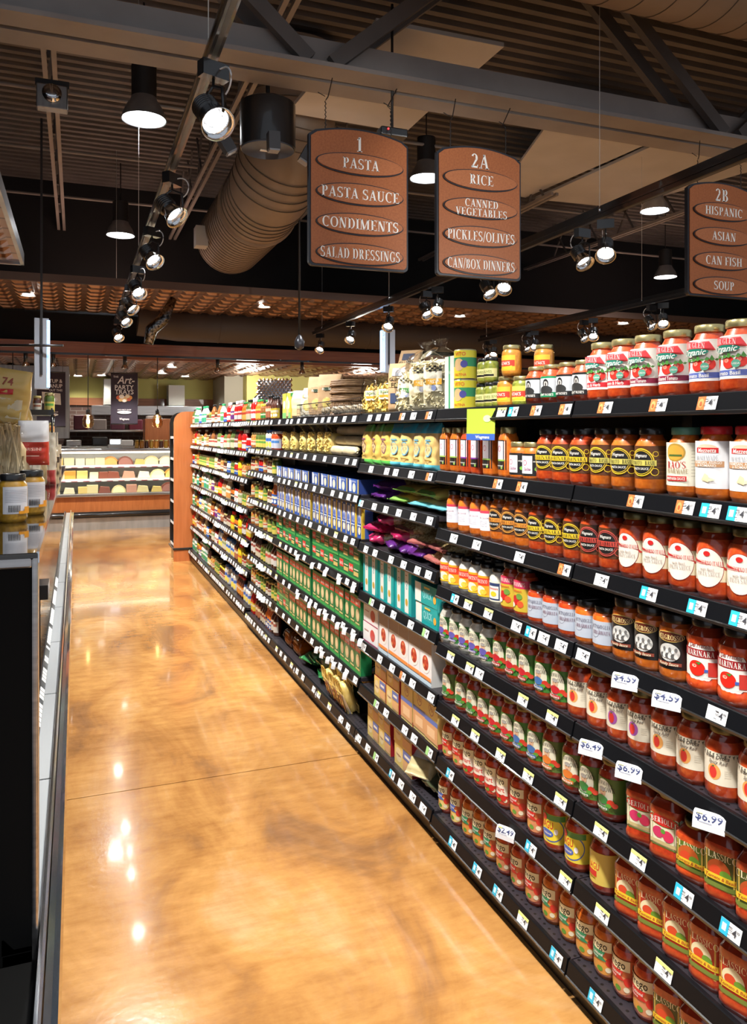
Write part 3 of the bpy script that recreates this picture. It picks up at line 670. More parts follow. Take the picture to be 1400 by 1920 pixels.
m.build('leaves', q, fix=False)
for i in range(9):
    x = .98 + i * .082; q = thing('deli_jar', 'golden jar lined up on the deli counter, %s from left' % ORD[i + 1], 'jar', (x, YF + .4, 1.34), group='golden jars on the deli counter')
    m = MB(); m.lathe([(.034, 0), (.036, .01), (.036, .1), (.028, .12)], (S_MUS, S_CRY, S_BRN)[i % 3], 14); m.build('body', q)
    m = MB(); m.lathe([(.032, .118), (.032, .14)], GOLD, 14); m.build('lid', q)
q = thing('counter_card', 'small dark framed picture card on the deli counter', 'card', (1.9, YF + .4, 1.34)); m = MB(); m.box((-.09, 0, 0), (.09, .02, .24), BLK); m.build('frame', q); m = MB(); m.box((-.07, -.002, .03), (.07, 0, .2), noisy('card_print', [(.35, (.04, .02, .01)), (.65, (.6, .28, .1))], nscale=22)); m.build('picture', q)
# banners
def banner(px0, px1, py0, py1, d, label, kind):
    a = at(px0, py1, d); b_ = at(px1, py1, d); wd = (b_ - a).length; h = (py1 - py0) / F * d
    t = thing('hanging_banner', label, 'banner', (a + b_) / 2, -.10)
    m = MB(); m.box((-wd / 2, -.004, 0), (wd / 2, .004, h), noisy('purple_cloth', [(.3, (.030, .022, .038)), (.7, (.038, .028, .046))], nscale=4, rough=.8)); m.build('cloth', t)
    m = MB(); m.tube([(-wd / 2, 0, h), (wd / 2, 0, h)], .01, BLK); m.tube([(-wd / 2, 0, 0), (wd / 2, 0, 0)], .01, BLK)
    for s in (-1, 1): m.tube([(s * wd * .4, 0, h), (s * wd * .4, 0, 2.78 - a.z)], .003, BLK)
    m.build('rod', t)
    cv = Canvas(lambda s, tt, l: (s, -.006 - l, tt), e=.001)
    W_ = pm((.75, .74, .75), .6)
    if kind:
        cv.text('THE', -.13, h * .93, .03, W_); cv.text('Art-', .02, h * .87, .12, W_, maxw=.26, slant=.25); cv.text('PARTY', 0, h * .725, .07, W_, maxw=.29); cv.text('TRAYS', 0, h * .635, .07, W_, maxw=.29)
        cv.rect(-.13, .13, h * .585, h * .59, W_)
        for dx, dy, r, co in ((0, .49, .06, (.7, .45, .2)), (-.08, .52, .045, (.6, .12, .04)), (.08, .52, .045, (.7, .3, .06)), (-.04, .54, .04, (.85, .8, .7)), (.05, .55, .035, (.8, .7, .5)), (0, .46, .03, (.9, .85, .8)), (-.06, .47, .03, (.75, .5, .2)), (.07, .48, .03, (.55, .1, .05))): cv.ell(dx, h * dy, r, r * .8, co)
        cv.ell(0, h * .23, .11, .025, W_); cv.text('CATERING', 0, h * .23, .022, pm((.04, .03, .05), .6), maxw=.17); cv.text('AND PARTY SHOP', 0, h * .28, .018, W_, maxw=.24); cv.text('Wegmans', 0, h * .1, .035, W_, 'sans', maxw=.15)
    else:
        cv.text('TUP &', .07, h * .84, .06, W_, maxw=.2); cv.text('ANUP', .07, h * .75, .06, W_, maxw=.2); cv.text('OUT THIS', .07, h * .67, .035, W_, maxw=.2)
        cv.poly([(-.13, h * .42), (.15, h * .40), (.14, h * .62), (-.14, h * .64)], (.7, .66, .6)); cv.ell(0, h * .5, .1, .05, (.85, .84, .8)); cv.ell(.01, h * .53, .05, .02, (.2, .22, .1))
        cv.ell(0, h * .22, .11, .025, W_); cv.text('AND PARTY SHOP', 0, h * .27, .018, W_, maxw=.24)
    cv.mb.build('print', t, fix=False)
banner(209, 257, 700, 795, 12.6, 'dark purple banner reading Art-Party Trays over the deli', 1)
banner(71, 121, 698, 800, 12.6, 'dark purple banner with plate photo partly behind the left blade sign', 0)
# deli rail with small spots and bulb pendants
t = thing('pendant_rail', 'thin black rail across the front of the deli', 'lighting track', (0, 12.6, 2.79))
m = MB(); m.box((-6, -.015, 0), (9, .015, .03), BLK); m.build('rail', t)
for i, px in enumerate((24, 165, 295)):
    u = (px - 700) / F; d = 12.6 / (cs_ - u * sn_); p = at(px, 790, d)
    t = thing('bulb_pendant', 'clear glass pendant with glowing bulb over the deli, %s from left' % ORD[i + 1], 'pendant lamp', (p.x, 12.6, p.z), group='glass bulb pendants at the deli')
    m = MB(); m.tube([(0, 0, .14), (0, 0, 2.79 - p.z)], .006, BLK); m.build('cord', t); m = MB(); m.lathe([(.03, .1), (.03, .17), (.01, .19)], BLK, 12); m.build('socket', t)
    m = MB(); m.lathe([(.035, .11), (.06, .08), (.085, .02), (.08, -.06), (.05, -.1)], AMBG, 20, cap=False); m.build('glass_shade', t)
    m = MB(); m.lathe([(.002, -.04), (.022, -.03), (.026, 0), (.015, .05), (.012, .1)], pm((1, .72, .38), .3, emit=14), 12); m.build('bulb', t)
for i, px in enumerate((48, 100, 234, 408, 566)):
    u = (px - 700) / F; d = 12.6 / (cs_ - u * sn_); p = at(px, 680, d)
    t = thing('rail_spotlight', 'small black spotlight on the deli rail, %s from left' % ORD[i + 1], 'spotlight', (p.x, 12.6, 2.66), group='small spotlights on the deli rail')
    m = MB(); m.lathe([(.03, .0), (.03, .13)], BLK, 14); m.build('housing', t)
    m = MB(); m.lathe([(.055, -.06), (.05, -.03), (.03, 0)], CHROME, 14, cap=False); m.build('reflector', t)
    m = MB(); m.lathe([(.001, -.05), (.04, -.05), (.04, -.045)], pm((1, .97, .92), .3, emit=25), 14); m.build('lens', t)
    lamp('SPOT', (p.x, 12.5, 2.58), 60, WHITE, (p.x, 13.3, .2), spot_size=1.5, spot_blend=.7, shadow_soft_size=.05)
# quilted steel wall and far shop bits above the shelves
QS = MB(); a = at(480, 765, 15.5); b_ = at(545, 765, 15.5)
wv = Vector((b_.x - a.x, b_.y - a.y, 0)); L = wv.length
for i in range(9):
    for j in range(9):
        x, z = i * L / 9, j * .1; s = L / 18
        for ox, oz in ((0, 0), (s, .05)):
            cx, cz = x + s + ox, z + .05 + oz
            QS.add([(cx - s, 0, cz), (cx, 0, cz - .05), (cx + s, 0, cz), (cx, 0, cz + .05), (cx, -.03, cz)], [(0, 1, 4), (1, 2, 4), (2, 3, 4), (3, 0, 4)], CHROME)
o = QS.build('quilted_steel_panel', loc=(a.x, a.y, 1.75), fix=False); o.rotation_euler = (0, 0, math.atan2(wv.y, wv.x)); tag(o, 'quilted diamond stainless steel panel behind the bagged pasta', 'wall panel')
a = at(553, 770, 15.5); bx('wall_box', 'plain tan box unit beside the quilted steel panel', 'cabinet', (a.x, a.y, 1.6), (a.x + 1.4, a.y + .4, 2.3), pm((.42, .30, .14), .6))
# ================================================================ SHELVING
WX = 1.35; SD = .42
YB = [.975, 1.889, 2.803, 3.717, 4.631, 5.545, 6.459, 7.373, 8.287, 9.201, 9.95]
LV = [[1.70, 1.456, 1.228, 1.0, .772, .54, .318, .09]] * 2 + [[1.70, 1.45, 1.272, 1.05, .805, .558, .33, .10]] + [[1.70, 1.475, 1.288, 1.062, .838, .59, .355, .10]] * 3 + [[1.70, 1.44, 1.21, .955, .69, .43, .13]] * 5
BAYN = ['nearest', 'second', 'third', 'fourth', 'fifth', 'sixth', 'seventh', 'eighth', 'ninth', 'last']
def deck_mat():
    m, t, b = base_mat('perforated_shelf'); co = coords(t, (1, 1, 1)); v = t.nodes.new('ShaderNodeTexVoronoi'); v.inputs['Scale'].default_value = 38; v.inputs['Randomness'].default_value = 0
    t.links.new(co, v.inputs[0]); t.links.new(ramp(t, v.outputs['Distance'], [(.16, (.004, .004, .004)), (.2, (.022, .019, .024))]), b.inputs['Base Color']); b.inputs['Roughness'].default_value = .35; return m
DECK = deck_mat(); KICK = None
def kick_mat():
    m, t, b = base_mat('kick_plate'); v = t.nodes.new('ShaderNodeTexVoronoi'); v.inputs['Scale'].default_value = 26; v.inputs['Randomness'].default_value = .25
    t.links.new(coords(t), v.inputs[0]); t.links.new(ramp(t, v.outputs['Distance'], [(.09, (.25, .17, .08)), (.13, (.012, .010, .010))]), b.inputs['Base Color']); b.inputs['Roughness'].default_value = .4; return m
KICK = kick_mat(); LIP = pm((.005, .0055, .007), .33, name='lip_plastic', spec=.2)
TAGC = {'w': None, 'y': (.75, .74, .22), 'c': (.03, .42, .62), 'o': (.55, .17, .05), 'g': (.3, .55, .2)}
LIPH = .040
def tag_mesh(k, w_=.058):
    c = Canvas(lambda s, t, l: (-l - (t) * .25 * -1 * 0 - .0, -s, t), e=.0006, step=1); g = (.05, .05, .06)
    c.rect(-w_ / 2, w_ / 2, .001, .033, (.80, .81, .82))
    if TAGC[k]: c.rect(-w_ / 2, -w_ / 2 + (.024 if k != 'y' else w_), .001 if k != 'y' else .024, .033, TAGC[k])
    if k == 'o': c.ell(-w_ / 2 + .012, .017, .008, .011, (.72, .35, .12)); c.ell(-w_ / 2 + .012, .015, .004, .006, (.4, .1, .03))
    if k == 'c': c.rect(-w_ / 2 + .006, -w_ / 2 + .018, .009, .025, (.5, .75, .85))
    c.text('4', w_ / 2 - .017, .018, .016, g); c.text('99', w_ / 2 - .007, .023, .006, g); c.rect(-.004, .006, .024, .026, g); c.rect(-.004, .008, .018, .0195, g); c.rect(-.004, .004, .008, .0095, g)
    return c.mb.mesh('price_tag')
TM = {k: tag_mesh(k) for k in TAGC}
TILT = math.atan2(.012, LIPH)
near_tags = {0: [(1065, 'o'), (1010, 'o'), (967, 'c'), (945, 'y'), (1140, 'o'), (1240, 'o'), (1332, 'o')], 1: [(868, 'w'), (938, 'o'), (983, 'o'), (1070, 'w'), (1197, 'o'), (1290, 'o'), (1338, 'c'), (1390, 'c')],
 2: [(855, 'w'), (898, 'w'), (979, 'w'), (1063, 'o'), (1133, 'w'), (1222, 'c'), (1313, 'c'), (1395, 'c')], 3: [(857, 'c'), (882, 'y'), (920, 'y'), (973, 'w'), (1000, 'c'), (1024, 'w'), (1057, 'w'), (1098, 'w'), (1350, 'w')],
 4: [(849, 'y'), (885, 'y'), (903, 'w'), (985, 'y'), (1040, 'y')], 5: [(858, 'y'), (895, 'y'), (943, 'y'), (995, 'y'), (1056, 'y'), (1132, 'y'), (1202, 'y'), (1288, 'c'), (1376, 'c')],
 6: [(848, 'c'), (1000, 'c'), (1065, 'y'), (1134, 'y'), (1250, 'y')], 7: [(853, 'c'), (899, 'c'), (938, 'c'), (985, 'y'), (1048, 'c'), (1122, 'c')]}
rt = random.Random(11)
for b in range(10):
    y0, y1 = YB[b], YB[b + 1]
    bay = thing('shelving_bay', 'black steel shelving bay along the aisle, %s from the front' % ORD[b + 1] if b < 9 else 'black steel shelving bay along the aisle, beside the wooden end cap', 'shelving', (WX, (y0 + y1) / 2, 0), group='black shelving bays')
    h = (y1 - y0) / 2
    m = MB(); m.box((SD, -h, 0), (SD + .03, h, 1.74), BLKM); m.build('back_panel', bay)
    m = MB(); m.box((SD - .03, h - .04, 0), (SD + .03, h - .001, 1.80), BLK); m.build('upright', bay)
    m = MB(); m.box((-.005, -h, 0), (SD, h, .055), KICK); m.build('kick_plate', bay)
    for l, zl in enumerate(LV[b]):
        xo = -.022 if l == len(LV[b]) - 1 else 0; zs = zl + LIPH / 2
        m = MB(); m.box((.006, -h + .002, -.018), (SD, h - .002, 0), DECK)
        for s in (-1, 1):
            if l: m.prism([(.02, -.018), (SD, -.018), (SD, -.06)], 1, s * (h - .004) - .002, s * (h - .004) + .002, BLK)
        sh = m.build('shelf', bay, loc=(xo, 0, zs))
        m = MB(); m.prism([(-.002, .004), (-.004, .002), (-.014, -LIPH), (-.006, -LIPH - .006), (.004, -LIPH - .004), (.004, -.004), (.008, .004)], 1, -h + .004, h - .004, LIP)
        m.prism([(-.017, -LIPH + .002), (-.0135, -LIPH + .004), (-.011, -LIPH - .006), (-.016, -LIPH - .004)], 1, -h + .004, h - .004, BLK)
        m.build('price_rail', sh)
        if b < 3 and l in near_tags and b < 2:
            tg = [(yof(px, WX + xo), k) for px, k in near_tags[l]]; tg = [(y, k) for y, k in tg if y0 + .03 < y < y1 - .03]
        else:
            tg = []; y = y0 + rt.uniform(.04, .1)
            while y < y1 - .04: tg.append((y, rt.choice('wwwwwcgo' if b < 3 else 'wwwwwwy'))); y += rt.uniform(.1, .22) if b < 5 else rt.uniform(.065, .13)
        for y, k in tg:
            o = bpy.data.objects.new('price_tag', TM[k]); C.objects.link(o); o.parent = sh
            o.location = (-.0150, y - (y0 + y1) / 2, -LIPH + .004); o.rotation_euler = (0, TILT, 0)
# wooden end cap
ec = thing('end_cap_unit', 'orange brown wooden end cap unit with shelves at the aisle end', 'shelving', (1.14, 9.96, 0))
OUT = [(0, .0), (.62, 0), (.62, 1.86), (.16, 1.86)] + [(.10 * (1 - math.sin(a)) , 1.76 + .10 * math.cos(a)) for a in [PI / 2 * i / 6 for i in range(7)]]
WOODP = wood('end_cap_wood', (.40, .115, .03), (.52, .165, .05), (8, 8, .6), rough=.35)
m = MB(); m.prism([(0.0, 0), (.62, 0), (.62, 1.88), (.14, 1.88), (.09, 1.872), (.045, 1.845), (.012, 1.80), (0, 1.74)], 1, 0, .04, WOODP); m.build('side_panel', ec)
m = MB(); m.box((.02, .0, 0), (.62, .46, .13), BLK); m.build('base', ec)
m = MB(); m.box((-.012, -.012, .14), (.3, .5, .17), BLK); m.build('bumper', ec, bevel=.008)
m = MB(); m.box((-.004, -.005, 0), (.3, .0, .13), WOODP); m.build('kick_panel', ec)
m = MB(); m.prism([(0.0, .2), (.62, .2), (.62, 1.88), (.14, 1.88), (.09, 1.872), (.045, 1.845), (.012, 1.80), (0, 1.74)], 1, .44, .47, BLK); m.build('far_panel', ec)
m = MB(); m.box((.3, .04, .17), (.33, .44, 1.86), BLKM); m.build('back_panel', ec)
for i in range(6):
    z = .2 + i * .27; m = MB(); m.box((.02, .04, z), (.3, .44, z + .015), DECK); m.box((.005, .04, z - .015), (.02, .44, z + .022), LIP); s = m.build('shelf', ec)
    for j in range(4): m = MB(); m.box((.002, 0, 0), (.005, .05, .03), WHT); m.build('price_tag', s, loc=(0, .07 + j * .09, z - .012))
    tag(None or (lambda: None)(), '', '') if False else None
    pl = MB(); pl.box((0, 0, 0), (.12, .32, .2), pm(((.62, .6, .52), (.7, .7, .68), (.55, .58, .4), (.1, .3, .3), (.65, .62, .55), (.6, .62, .3))[i], .5)); pl.box((-.001, .02, .03), (0, .3, .09), pm(((.3, .1, .1), (.1, .3, .2), (.5, .2, .1))[i % 3], .5))
    o = pl.build('display_box', loc=(1.14 + .06, 9.96 + .08, z + .015), bevel=.004); tag(o, 'pale display carton on the end cap unit, %s shelf from the bottom' % ORD[i + 1], 'box', 'cartons on the end cap')
# ================================================================ PRODUCTS
def jar_prof(style, R, H):
    if style == 'std': return [(.86 * R, 0), (.97 * R, .012), (R, .05 * H + .006), (R, .66 * H), (.97 * R, .73 * H), (.84 * R, .80 * H), (.70 * R, .86 * H), (.67 * R, .91 * H)], .74 * R, .89
    if style == 'wide': return [(.88 * R, 0), (R, .012), (R, .72 * H), (.95 * R, .79 * H), (.82 * R, .84 * H), (.80 * R, .88 * H)], .86 * R, .86
    if style == 'waist': return [(.88 * R, 0), (R, .015), (R, .16 * H), (.95 * R, .2 * H), (.95 * R, .64 * H), (R, .69 * H), (.96 * R, .77 * H), (.72 * R, .87 * H), (.66 * R, .91 * H)], .74 * R, .89
    if style == 'bottle': return [(.9 * R, 0), (R, .01), (R, .58 * H), (.92 * R, .66 * H), (.5 * R, .78 * H), (.36 * R, .86 * H), (.34 * R, .92 * H)], .42 * R, .9
    if style == 'squeeze': return [(.92 * R, 0), (R, .01), (.9 * R, .35 * H), (R, .62 * H), (.82 * R, .76 * H), (.45 * R, .84 * H)], .5 * R, .83
    if style == 'can': return [(.97 * R, 0), (R, .004), (R, .97 * H), (.97 * R, .975 * H)], .97 * R, .97
    if style == 'jug': return [(.95 * R, 0), (R, .015), (R, .55 * H), (.8 * R, .7 * H), (.35 * R, .84 * H), (.3 * R, .92 * H)], .36 * R, .9
NECK = {'r': pm((.27, .028, .009), .15, coat=1, name='glass_neck'), 'o': pm((.38, .07, .010), .15, coat=1, name='glass_neck')}
K = {}
def kind(name, desc, cat, R, H, body, lid, fn, style='std', sq=0, obj='jar', shoulder=True, n=24, parts=('body', 'lid', 'label')):
    neck = {S_RED: 'r', S_ORG: 'o', S_DRK: 'r'}.get(body) if lid in (BLK, OLIVE) else None
    pr, lr, lh = jar_prof(style, R, H)
    m = MB(); j = len(pr) - 3 if style in ('std', 'waist', 'wide') else 0
    if j and neck: m.lathe(pr[:j + 1], body, n, sq=sq, caps=(1, 0)); m.lathe(pr[j:], NECK[neck], n, sq=sq, caps=(0, 1))
    else: m.lathe(pr, body, n, sq=sq, caps=(1, 1))
    a = m.fix(m.mesh(obj + '_body'))
    l = MB(); e = .0015
    l.lathe([(lr, lh * H), (lr + e * .4, lh * H + e), (lr + e * .4, H - e * 2), (lr - e, H), (lr * .86, H), (lr * .84, H - e)], lid, n); b = l.fix(l.mesh('lid'))
    P = [(parts[0], a), (parts[1], b)]
    if fn:
        c = cyl_canvas(R * 1.004 if style != 'waist' else R * .955, H, sq); fn(c, R, H); P.append((parts[2], c.mb.mesh('label')))
    K[name] = dict(desc=desc, cat=cat, R=R, H=H, P=P, obj=obj, W=2 * R)
W1 = (.80, .79, .74); CRM = (.72, .64, .46); RED = (.55, .02, .02); GRN = (.02, .16, .04); BK = (.014, .013, .013); YEL = (.80, .55, .03); BLU = (.05, .12, .45); MAR = (.25, .015, .05)
def wrap(c, R, a, t0, t1, col): c.rect(-a * R, a * R, t0, t1, col)
def d_organic(band, sub):
    def f(c, R, H):
        wrap(c, R, 2.4, .20 * H, .78 * H, W1); wrap(c, R, 2.4, .24 * H, .32 * H, band)
        c.text(sub, 0, .28 * H, .009, W1, maxw=.07)
        for x, r, q in ((-.034, .016, .43), (.008, .014, .42), (.036, .013, .43)): c.ell(x, q * H, r, r, (.62, .03, .02)); c.ell(x - .004, q * H + .004, r * .4, r * .35, (.85, .25, .18))
        for i in range(10): a = -.045 + i * .01; c.poly([(a, .49 * H), (a + .005, .51 * H + .004 * (i % 3)), (a + .012, .49 * H + .003 * (i % 2)), (a + .006, .475 * H)], (.06, .22, .04))
        c.ell(.026, .40 * H, .009, .009, (.1, .35, .25)); c.text('USDA', .026, .40 * H, .004, W1)
        c.poly([(-.045, .70 * H), (-.03, .64 * H), (.048, .62 * H), (.04, .70 * H), (.034, .755 * H), (-.02, .765 * H)], (.70, .05, .06))
        c.text('MUIR GLEN', -.004, .705 * H, .012, (.85, .6, .6), 'serif', maxw=.062, bend=-3); c.ell(-.002, .605 * H, .036, .0085, (.01, .17, .12)); c.text('Organic', -.002, .605 * H, .014, W1, slant=.3, maxw=.058)
    return f
def d_portrait(col):
    def f(c, R, H):
        wrap(c, R, 1.5, .18 * H, .70 * H, col); c.rect(-R * 1.1, R * 1.1, .30 * H, .65 * H, (.55, .58, .62)); c.ell(0, .52 * H, .010, .014, (.02, .02, .02)); c.ell(.001, .50 * H, .0065, .009, (.6, .55, .5)); c.ell(0, .35 * H, .022, .014, (.03, .03, .03))
        c.text("AUNT ROSE'S", 0, .24 * H, .007, W1, maxw=.05)
    return f
def d_weg(band, sub, ring):
    def f(c, R, H):
        wrap(c, R, 1.9, .22 * H, .72 * H, (.10, .035, .012))
        for i in range(7): c.rect(R * (.9), R * 1.85, (.27 + .06 * i) * H, (.275 + .06 * i) * H, (.35, .16, .05))
        c.ell(0, .47 * H, .034, .036, ring); c.ell(0, .47 * H, .031, .033, BK); c.ring(0, .47 * H, .029, .031, .0015, ring)
        c.ring(.034, .33 * H, .010, .010, .0018, ring); c.ring(.036, .60 * H, .007, .007, .0015, ring)
        c.text('Wegmans', -.002, .575 * H, .009, W1, maxw=.034, slant=.2)
        c.rect(-.034, .038, .42 * H, .505 * H, band); c.text(sub, .002, .462 * H, .0105, BK, 'serif', maxw=.066); c.text('PASTA SAUCE', 0, .375 * H, .006, W1, maxw=.04)
    return f
def d_italia(c, R, H):
    wrap(c, R, 2.0, .24 * H, .58 * H, CRM); c.ell(0, .42 * H, .038, .046, (.25, .02, .02)); c.ell(0, .42 * H, .0365, .0445, (.78, .74, .66))
    c.poly([(-.045, .47 * H), (.036, .455 * H), (.05, .40 * H), (.040, .40 * H), (.036, .435 * H), (-.045, .53 * H)], RED)
    c.text('BUONGIORNO ITALIA', 0, .485 * H, .010, RED, 'serif', maxw=.072); c.text('PASTA SAUCE', .002, .34 * H, .010, (.4, .33, .3), 'serif', maxw=.055); c.ell(0, .61 * H, .008, .006, RED); c.text('with Basil', 0, .40 * H, .006, (.4, .33, .3)); 
def d_rao(c, R, H):
    wrap(c, R, 2.2, .16 * H, .78 * H, (.80, .76, .62)); c.ell(-.004, .64 * H, .026, .022, (.45, .28, .05)); c.ell(-.004, .635 * H, .022, .018, (.75, .35, .05)); c.rect(-.022, .014, .58 * H, .61 * H, (.08, .14, .03))
    c.text("RAO'S", -.002, .46 * H, .017, (.45, .02, .02), 'serif', maxw=.05); c.text('HOMEMADE', 0, .37 * H, .010, (.3, .22, .1), 'serif', maxw=.056); c.rect(-.03, .024, .23 * H, .30 * H, RED); c.text('MARINARA SAUCE', -.003, .265 * H, .007, W1, maxw=.048)
    for i in range(9): c.rect(.034, .06, (.3 + i * .045) * H, (.306 + i * .045) * H, (.35, .3, .22))
def d_home(c, R, H):
    wrap(c, R, 2.2, .16 * H, .80 * H, (.80, .80, .82)); c.ell(0, .70 * H, .026, .010, (.78, .55, .4)); c.rect(-.028, .028, .64 * H, .71 * H, RED); c.text('Mezzetta', 0, .675 * H, .010, W1, slant=.2, maxw=.045); c.text('HOMEMADE', 0, .575 * H, .011, (.4, .42, .45), 'serif', maxw=.056)
    c.rect(-.04, .04, .45 * H, .53 * H, (.50, .26, .12)); c.text('PARMESAN, ASIAGO', 0, .51 * H, .006, W1, maxw=.07); c.text('& ROMANO', 0, .47 * H, .006, W1)
    c.poly([(-.012, .26 * H), (.006, .24 * H), (.008, .33 * H), (-.002, .37 * H)], (.75, .68, .42)); c.poly([(.004, .25 * H), (.022, .28 * H), (.01, .31 * H)], (.8, .74, .5))
def d_slim(col):
    def f(c, R, H):
        wrap(c, R, .95, .16 * H, .74 * H, BK); c.rect(-R * .8, R * .8, .36 * H, .72 * H, (.72, .68, .76)); c.ring(-.004, .57 * H, .009, .010, .002, (.6, .1, .2)); c.rect(-R * .8, R * .8, .33 * H, .36 * H, col); c.text('slow simmered', 0, .24 * H, .006, W1, maxw=.035); c.ell(.012, .2 * H, .005, .005, (.3, .5, .1))
    return f
def d_small(c, R, H): wrap(c, R, 1.7, .12 * H, .70 * H, BK); c.rect(-.04, R * .5, .18 * H, .64 * H, (.75, .72, .74)); c.ring(-.008, .46 * H, .008, .009, .002, (.6, .1, .2)); c.text('Salsa', .0, .3 * H, .010, (.3, .1, .2), slant=.3); c.ell(R * .85, .3 * H, .006, .006, (.2, .5, .05)); c.text('organic', R * .9, .5 * H, .006, W1)
def d_plain(band):
    def f(c, R, H):
        wrap(c, R, 2.2, .20 * H, .66 * H, (.74, .76, .84)); 
        if band: wrap(c, R, 2.2, .60 * H, .66 * H, band)
        c.text('Pasta Sauce', 0, .5 * H, .008, (.5, .35, .4), maxw=.05)
        for i in range(4): c.rect(-.02, .02, (.30 + .04 * i) * H, (.307 + .04 * i) * H, (.5, .45, .5))
    return f
def d_yel(c, R, H): wrap(c, R, 2.2, .14 * H, .70 * H, (.80, .34, .02)); c.rect(-R * 1.5, R * 1.5, .44 * H, .64 * H, (.70, .05, .02)); c.text('BERTOLLI'[0:0] + 'FRANCESCO', 0, .55 * H, .013, W1, 'serif', maxw=.055); c.ell(0, .31 * H, .020, .016, (.85, .8, .6)); c.ell(.012, .27 * H, .014, .010, (.82, .55, .05)); c.rect(-R * 1.4, R * 1.4, .15 * H, .19 * H, YEL)
def d_prima(c, R, H): wrap(c, R, 2.2, .14 * H, .66 * H, (.74, .72, .6)); c.rect(-.024, .024, .18 * H, .62 * H, (.03, .05, .14)); c.rect(-.02, .02, .22 * H, .54 * H, W1); c.text('Primavera', 0, .48 * H, .009, RED, maxw=.036); c.ell(0, .34 * H, .012, .009, YEL)
def d_vinnie(c, R, H): wrap(c, R, 2.2, .12 * H, .74 * H, (.60, .42, .04)); wrap(c, R, 2.2, .58 * H, .74 * H, (.58, .03, .10)); c.text("GIOVANNI'S", 0, .66 * H, .013, W1, 'serif', maxw=.062); c.ell(-.006, .34 * H, .017, .016, RED); c.ell(.014, .27 * H, .012, .011, (.8, .1, .03)); c.ell(.01, .42 * H, .012, .01, (.15, .3, .05)); c.ell(-.018, .24 * H, .01, .008, W1); c.text('MARINARA', 0, .53 * H, .006, RED, maxw=.04)
def d_blue(c, R, H): wrap(c, R, 2.3, .16 * H, .68 * H, (.48, .53, .62)); c.ring(-.01, .45 * H, .016, .018, .001, (.2, .22, .3)); c.text('LA FAMIGLIA', .006, .56 * H, .010, (.12, .12, .18), 'serif', maxw=.06); c.text('ARRABBIATA', .008, .43 * H, .010, (.2, .1, .15), 'serif', maxw=.055); c.rect(R * 1.3, R * 2.1, .2 * H, .64 * H, (.04, .04, .05))
def d_grosso(c, R, H):
    wrap(c, R, 2.3, .18 * H, .70 * H, BK); c.ell(0, .665 * H, .038, .013, (.62, .45, .12)); c.ell(0, .665 * H, .036, .011, (.10, .02, .01)); c.text('DELGROSSO', 0, .655 * H, .012, (.8, .66, .3), 'serif', maxw=.066)
    c.ell(0, .43 * H, .027, .022, (.55, .55, .53))
    for i in range(6): c.ell(-.018 + i * .0072, (.45 + .03 * (i % 2)) * H, .0035, .005, (.15, .15, .15) if i % 2 else (.78, .76, .72)); c.ell(-.018 + i * .0072, .38 * H, .0045, .006, (.7, .7, .68) if i % 2 else (.1, .1, .1))
    c.rect(-.03, .03, .24 * H, .29 * H, (.24, .05, .03)); c.text('Family Sauce', 0, .265 * H, .007, (.8, .7, .5), slant=.2, maxw=.045)
def d_fratelli(c, R, H):
    c.ell(0, .44 * H, .042, .054, (.04, .01, .01)); c.ell(0, .44 * H, .0405, .0525, W1); wrap(c, R, .93, .22 * H, .58 * H, W1); c.text('Dei Fratelli', 0, .66 * H, .011, (.2, .02, .02), slant=.15, maxw=.05, bend=-5)
    wrap(c, R, .95, .49 * H, .60 * H, (.30, .01, .015)); c.text('MARINARA', 0, .545 * H, .013, W1, 'serif', maxw=.068); c.ell(-.006, .34 * H, .020, .018, (.65, .02, .01)); c.ell(-.011, .37 * H, .006, .004, (.9, .4, .3)); c.poly([(-.008, .42 * H), (.006, .43 * H), (0, .39 * H)], (.05, .2, .03)); c.rect(.012, .038, .30 * H, .34 * H, BLU); c.rect(.02, .04, .25 * H, .44 * H, (.55, .04, .03))
def d_newman(col, base):
    def f(c, R, H):
        wrap(c, R, 2.4, .14 * H, .70 * H, base); c.rect(R * 1.5, R * 2.35, .16 * H, .66 * H, (.62, .62, .5))
        c.ell(0, .42 * H, .028, .044, (.72, .70, .55)); c.text("NEWMAN'S", .001, .615 * H, .0105, BK, 'serif', maxw=.052, bend=-9); c.text('OWN', .019, .53 * H, .013, BK, 'serif', maxw=.028, bend=-8)
        c.ell(-.003, .47 * H, .011, .014, (.62, .40, .25)); c.ell(-.003, .515 * H, .011, .006, (.35, .34, .32)); c.ell(-.007, .48 * H, .0015, .001, BK); c.ell(.001, .48 * H, .0015, .001, BK); c.poly([(-.008, .435 * H), (.002, .435 * H), (-.003, .425 * H)], (.5, .1, .08))
        c.ell(-.003, .345 * H, .018, .012, col); c.ell(.022, .32 * H, .010, .009, (.6, .04, .02)); c.ell(.033, .285 * H, .008, .007, (.65, .06, .03)); c.ell(.016, .27 * H, .008, .006, (.1, .3, .04)); c.rect(-.026, .016, .19 * H, .25 * H, col); c.text('Marinara', -.005, .22 * H, .008, W1, maxw=.036, slant=.2)
    return f
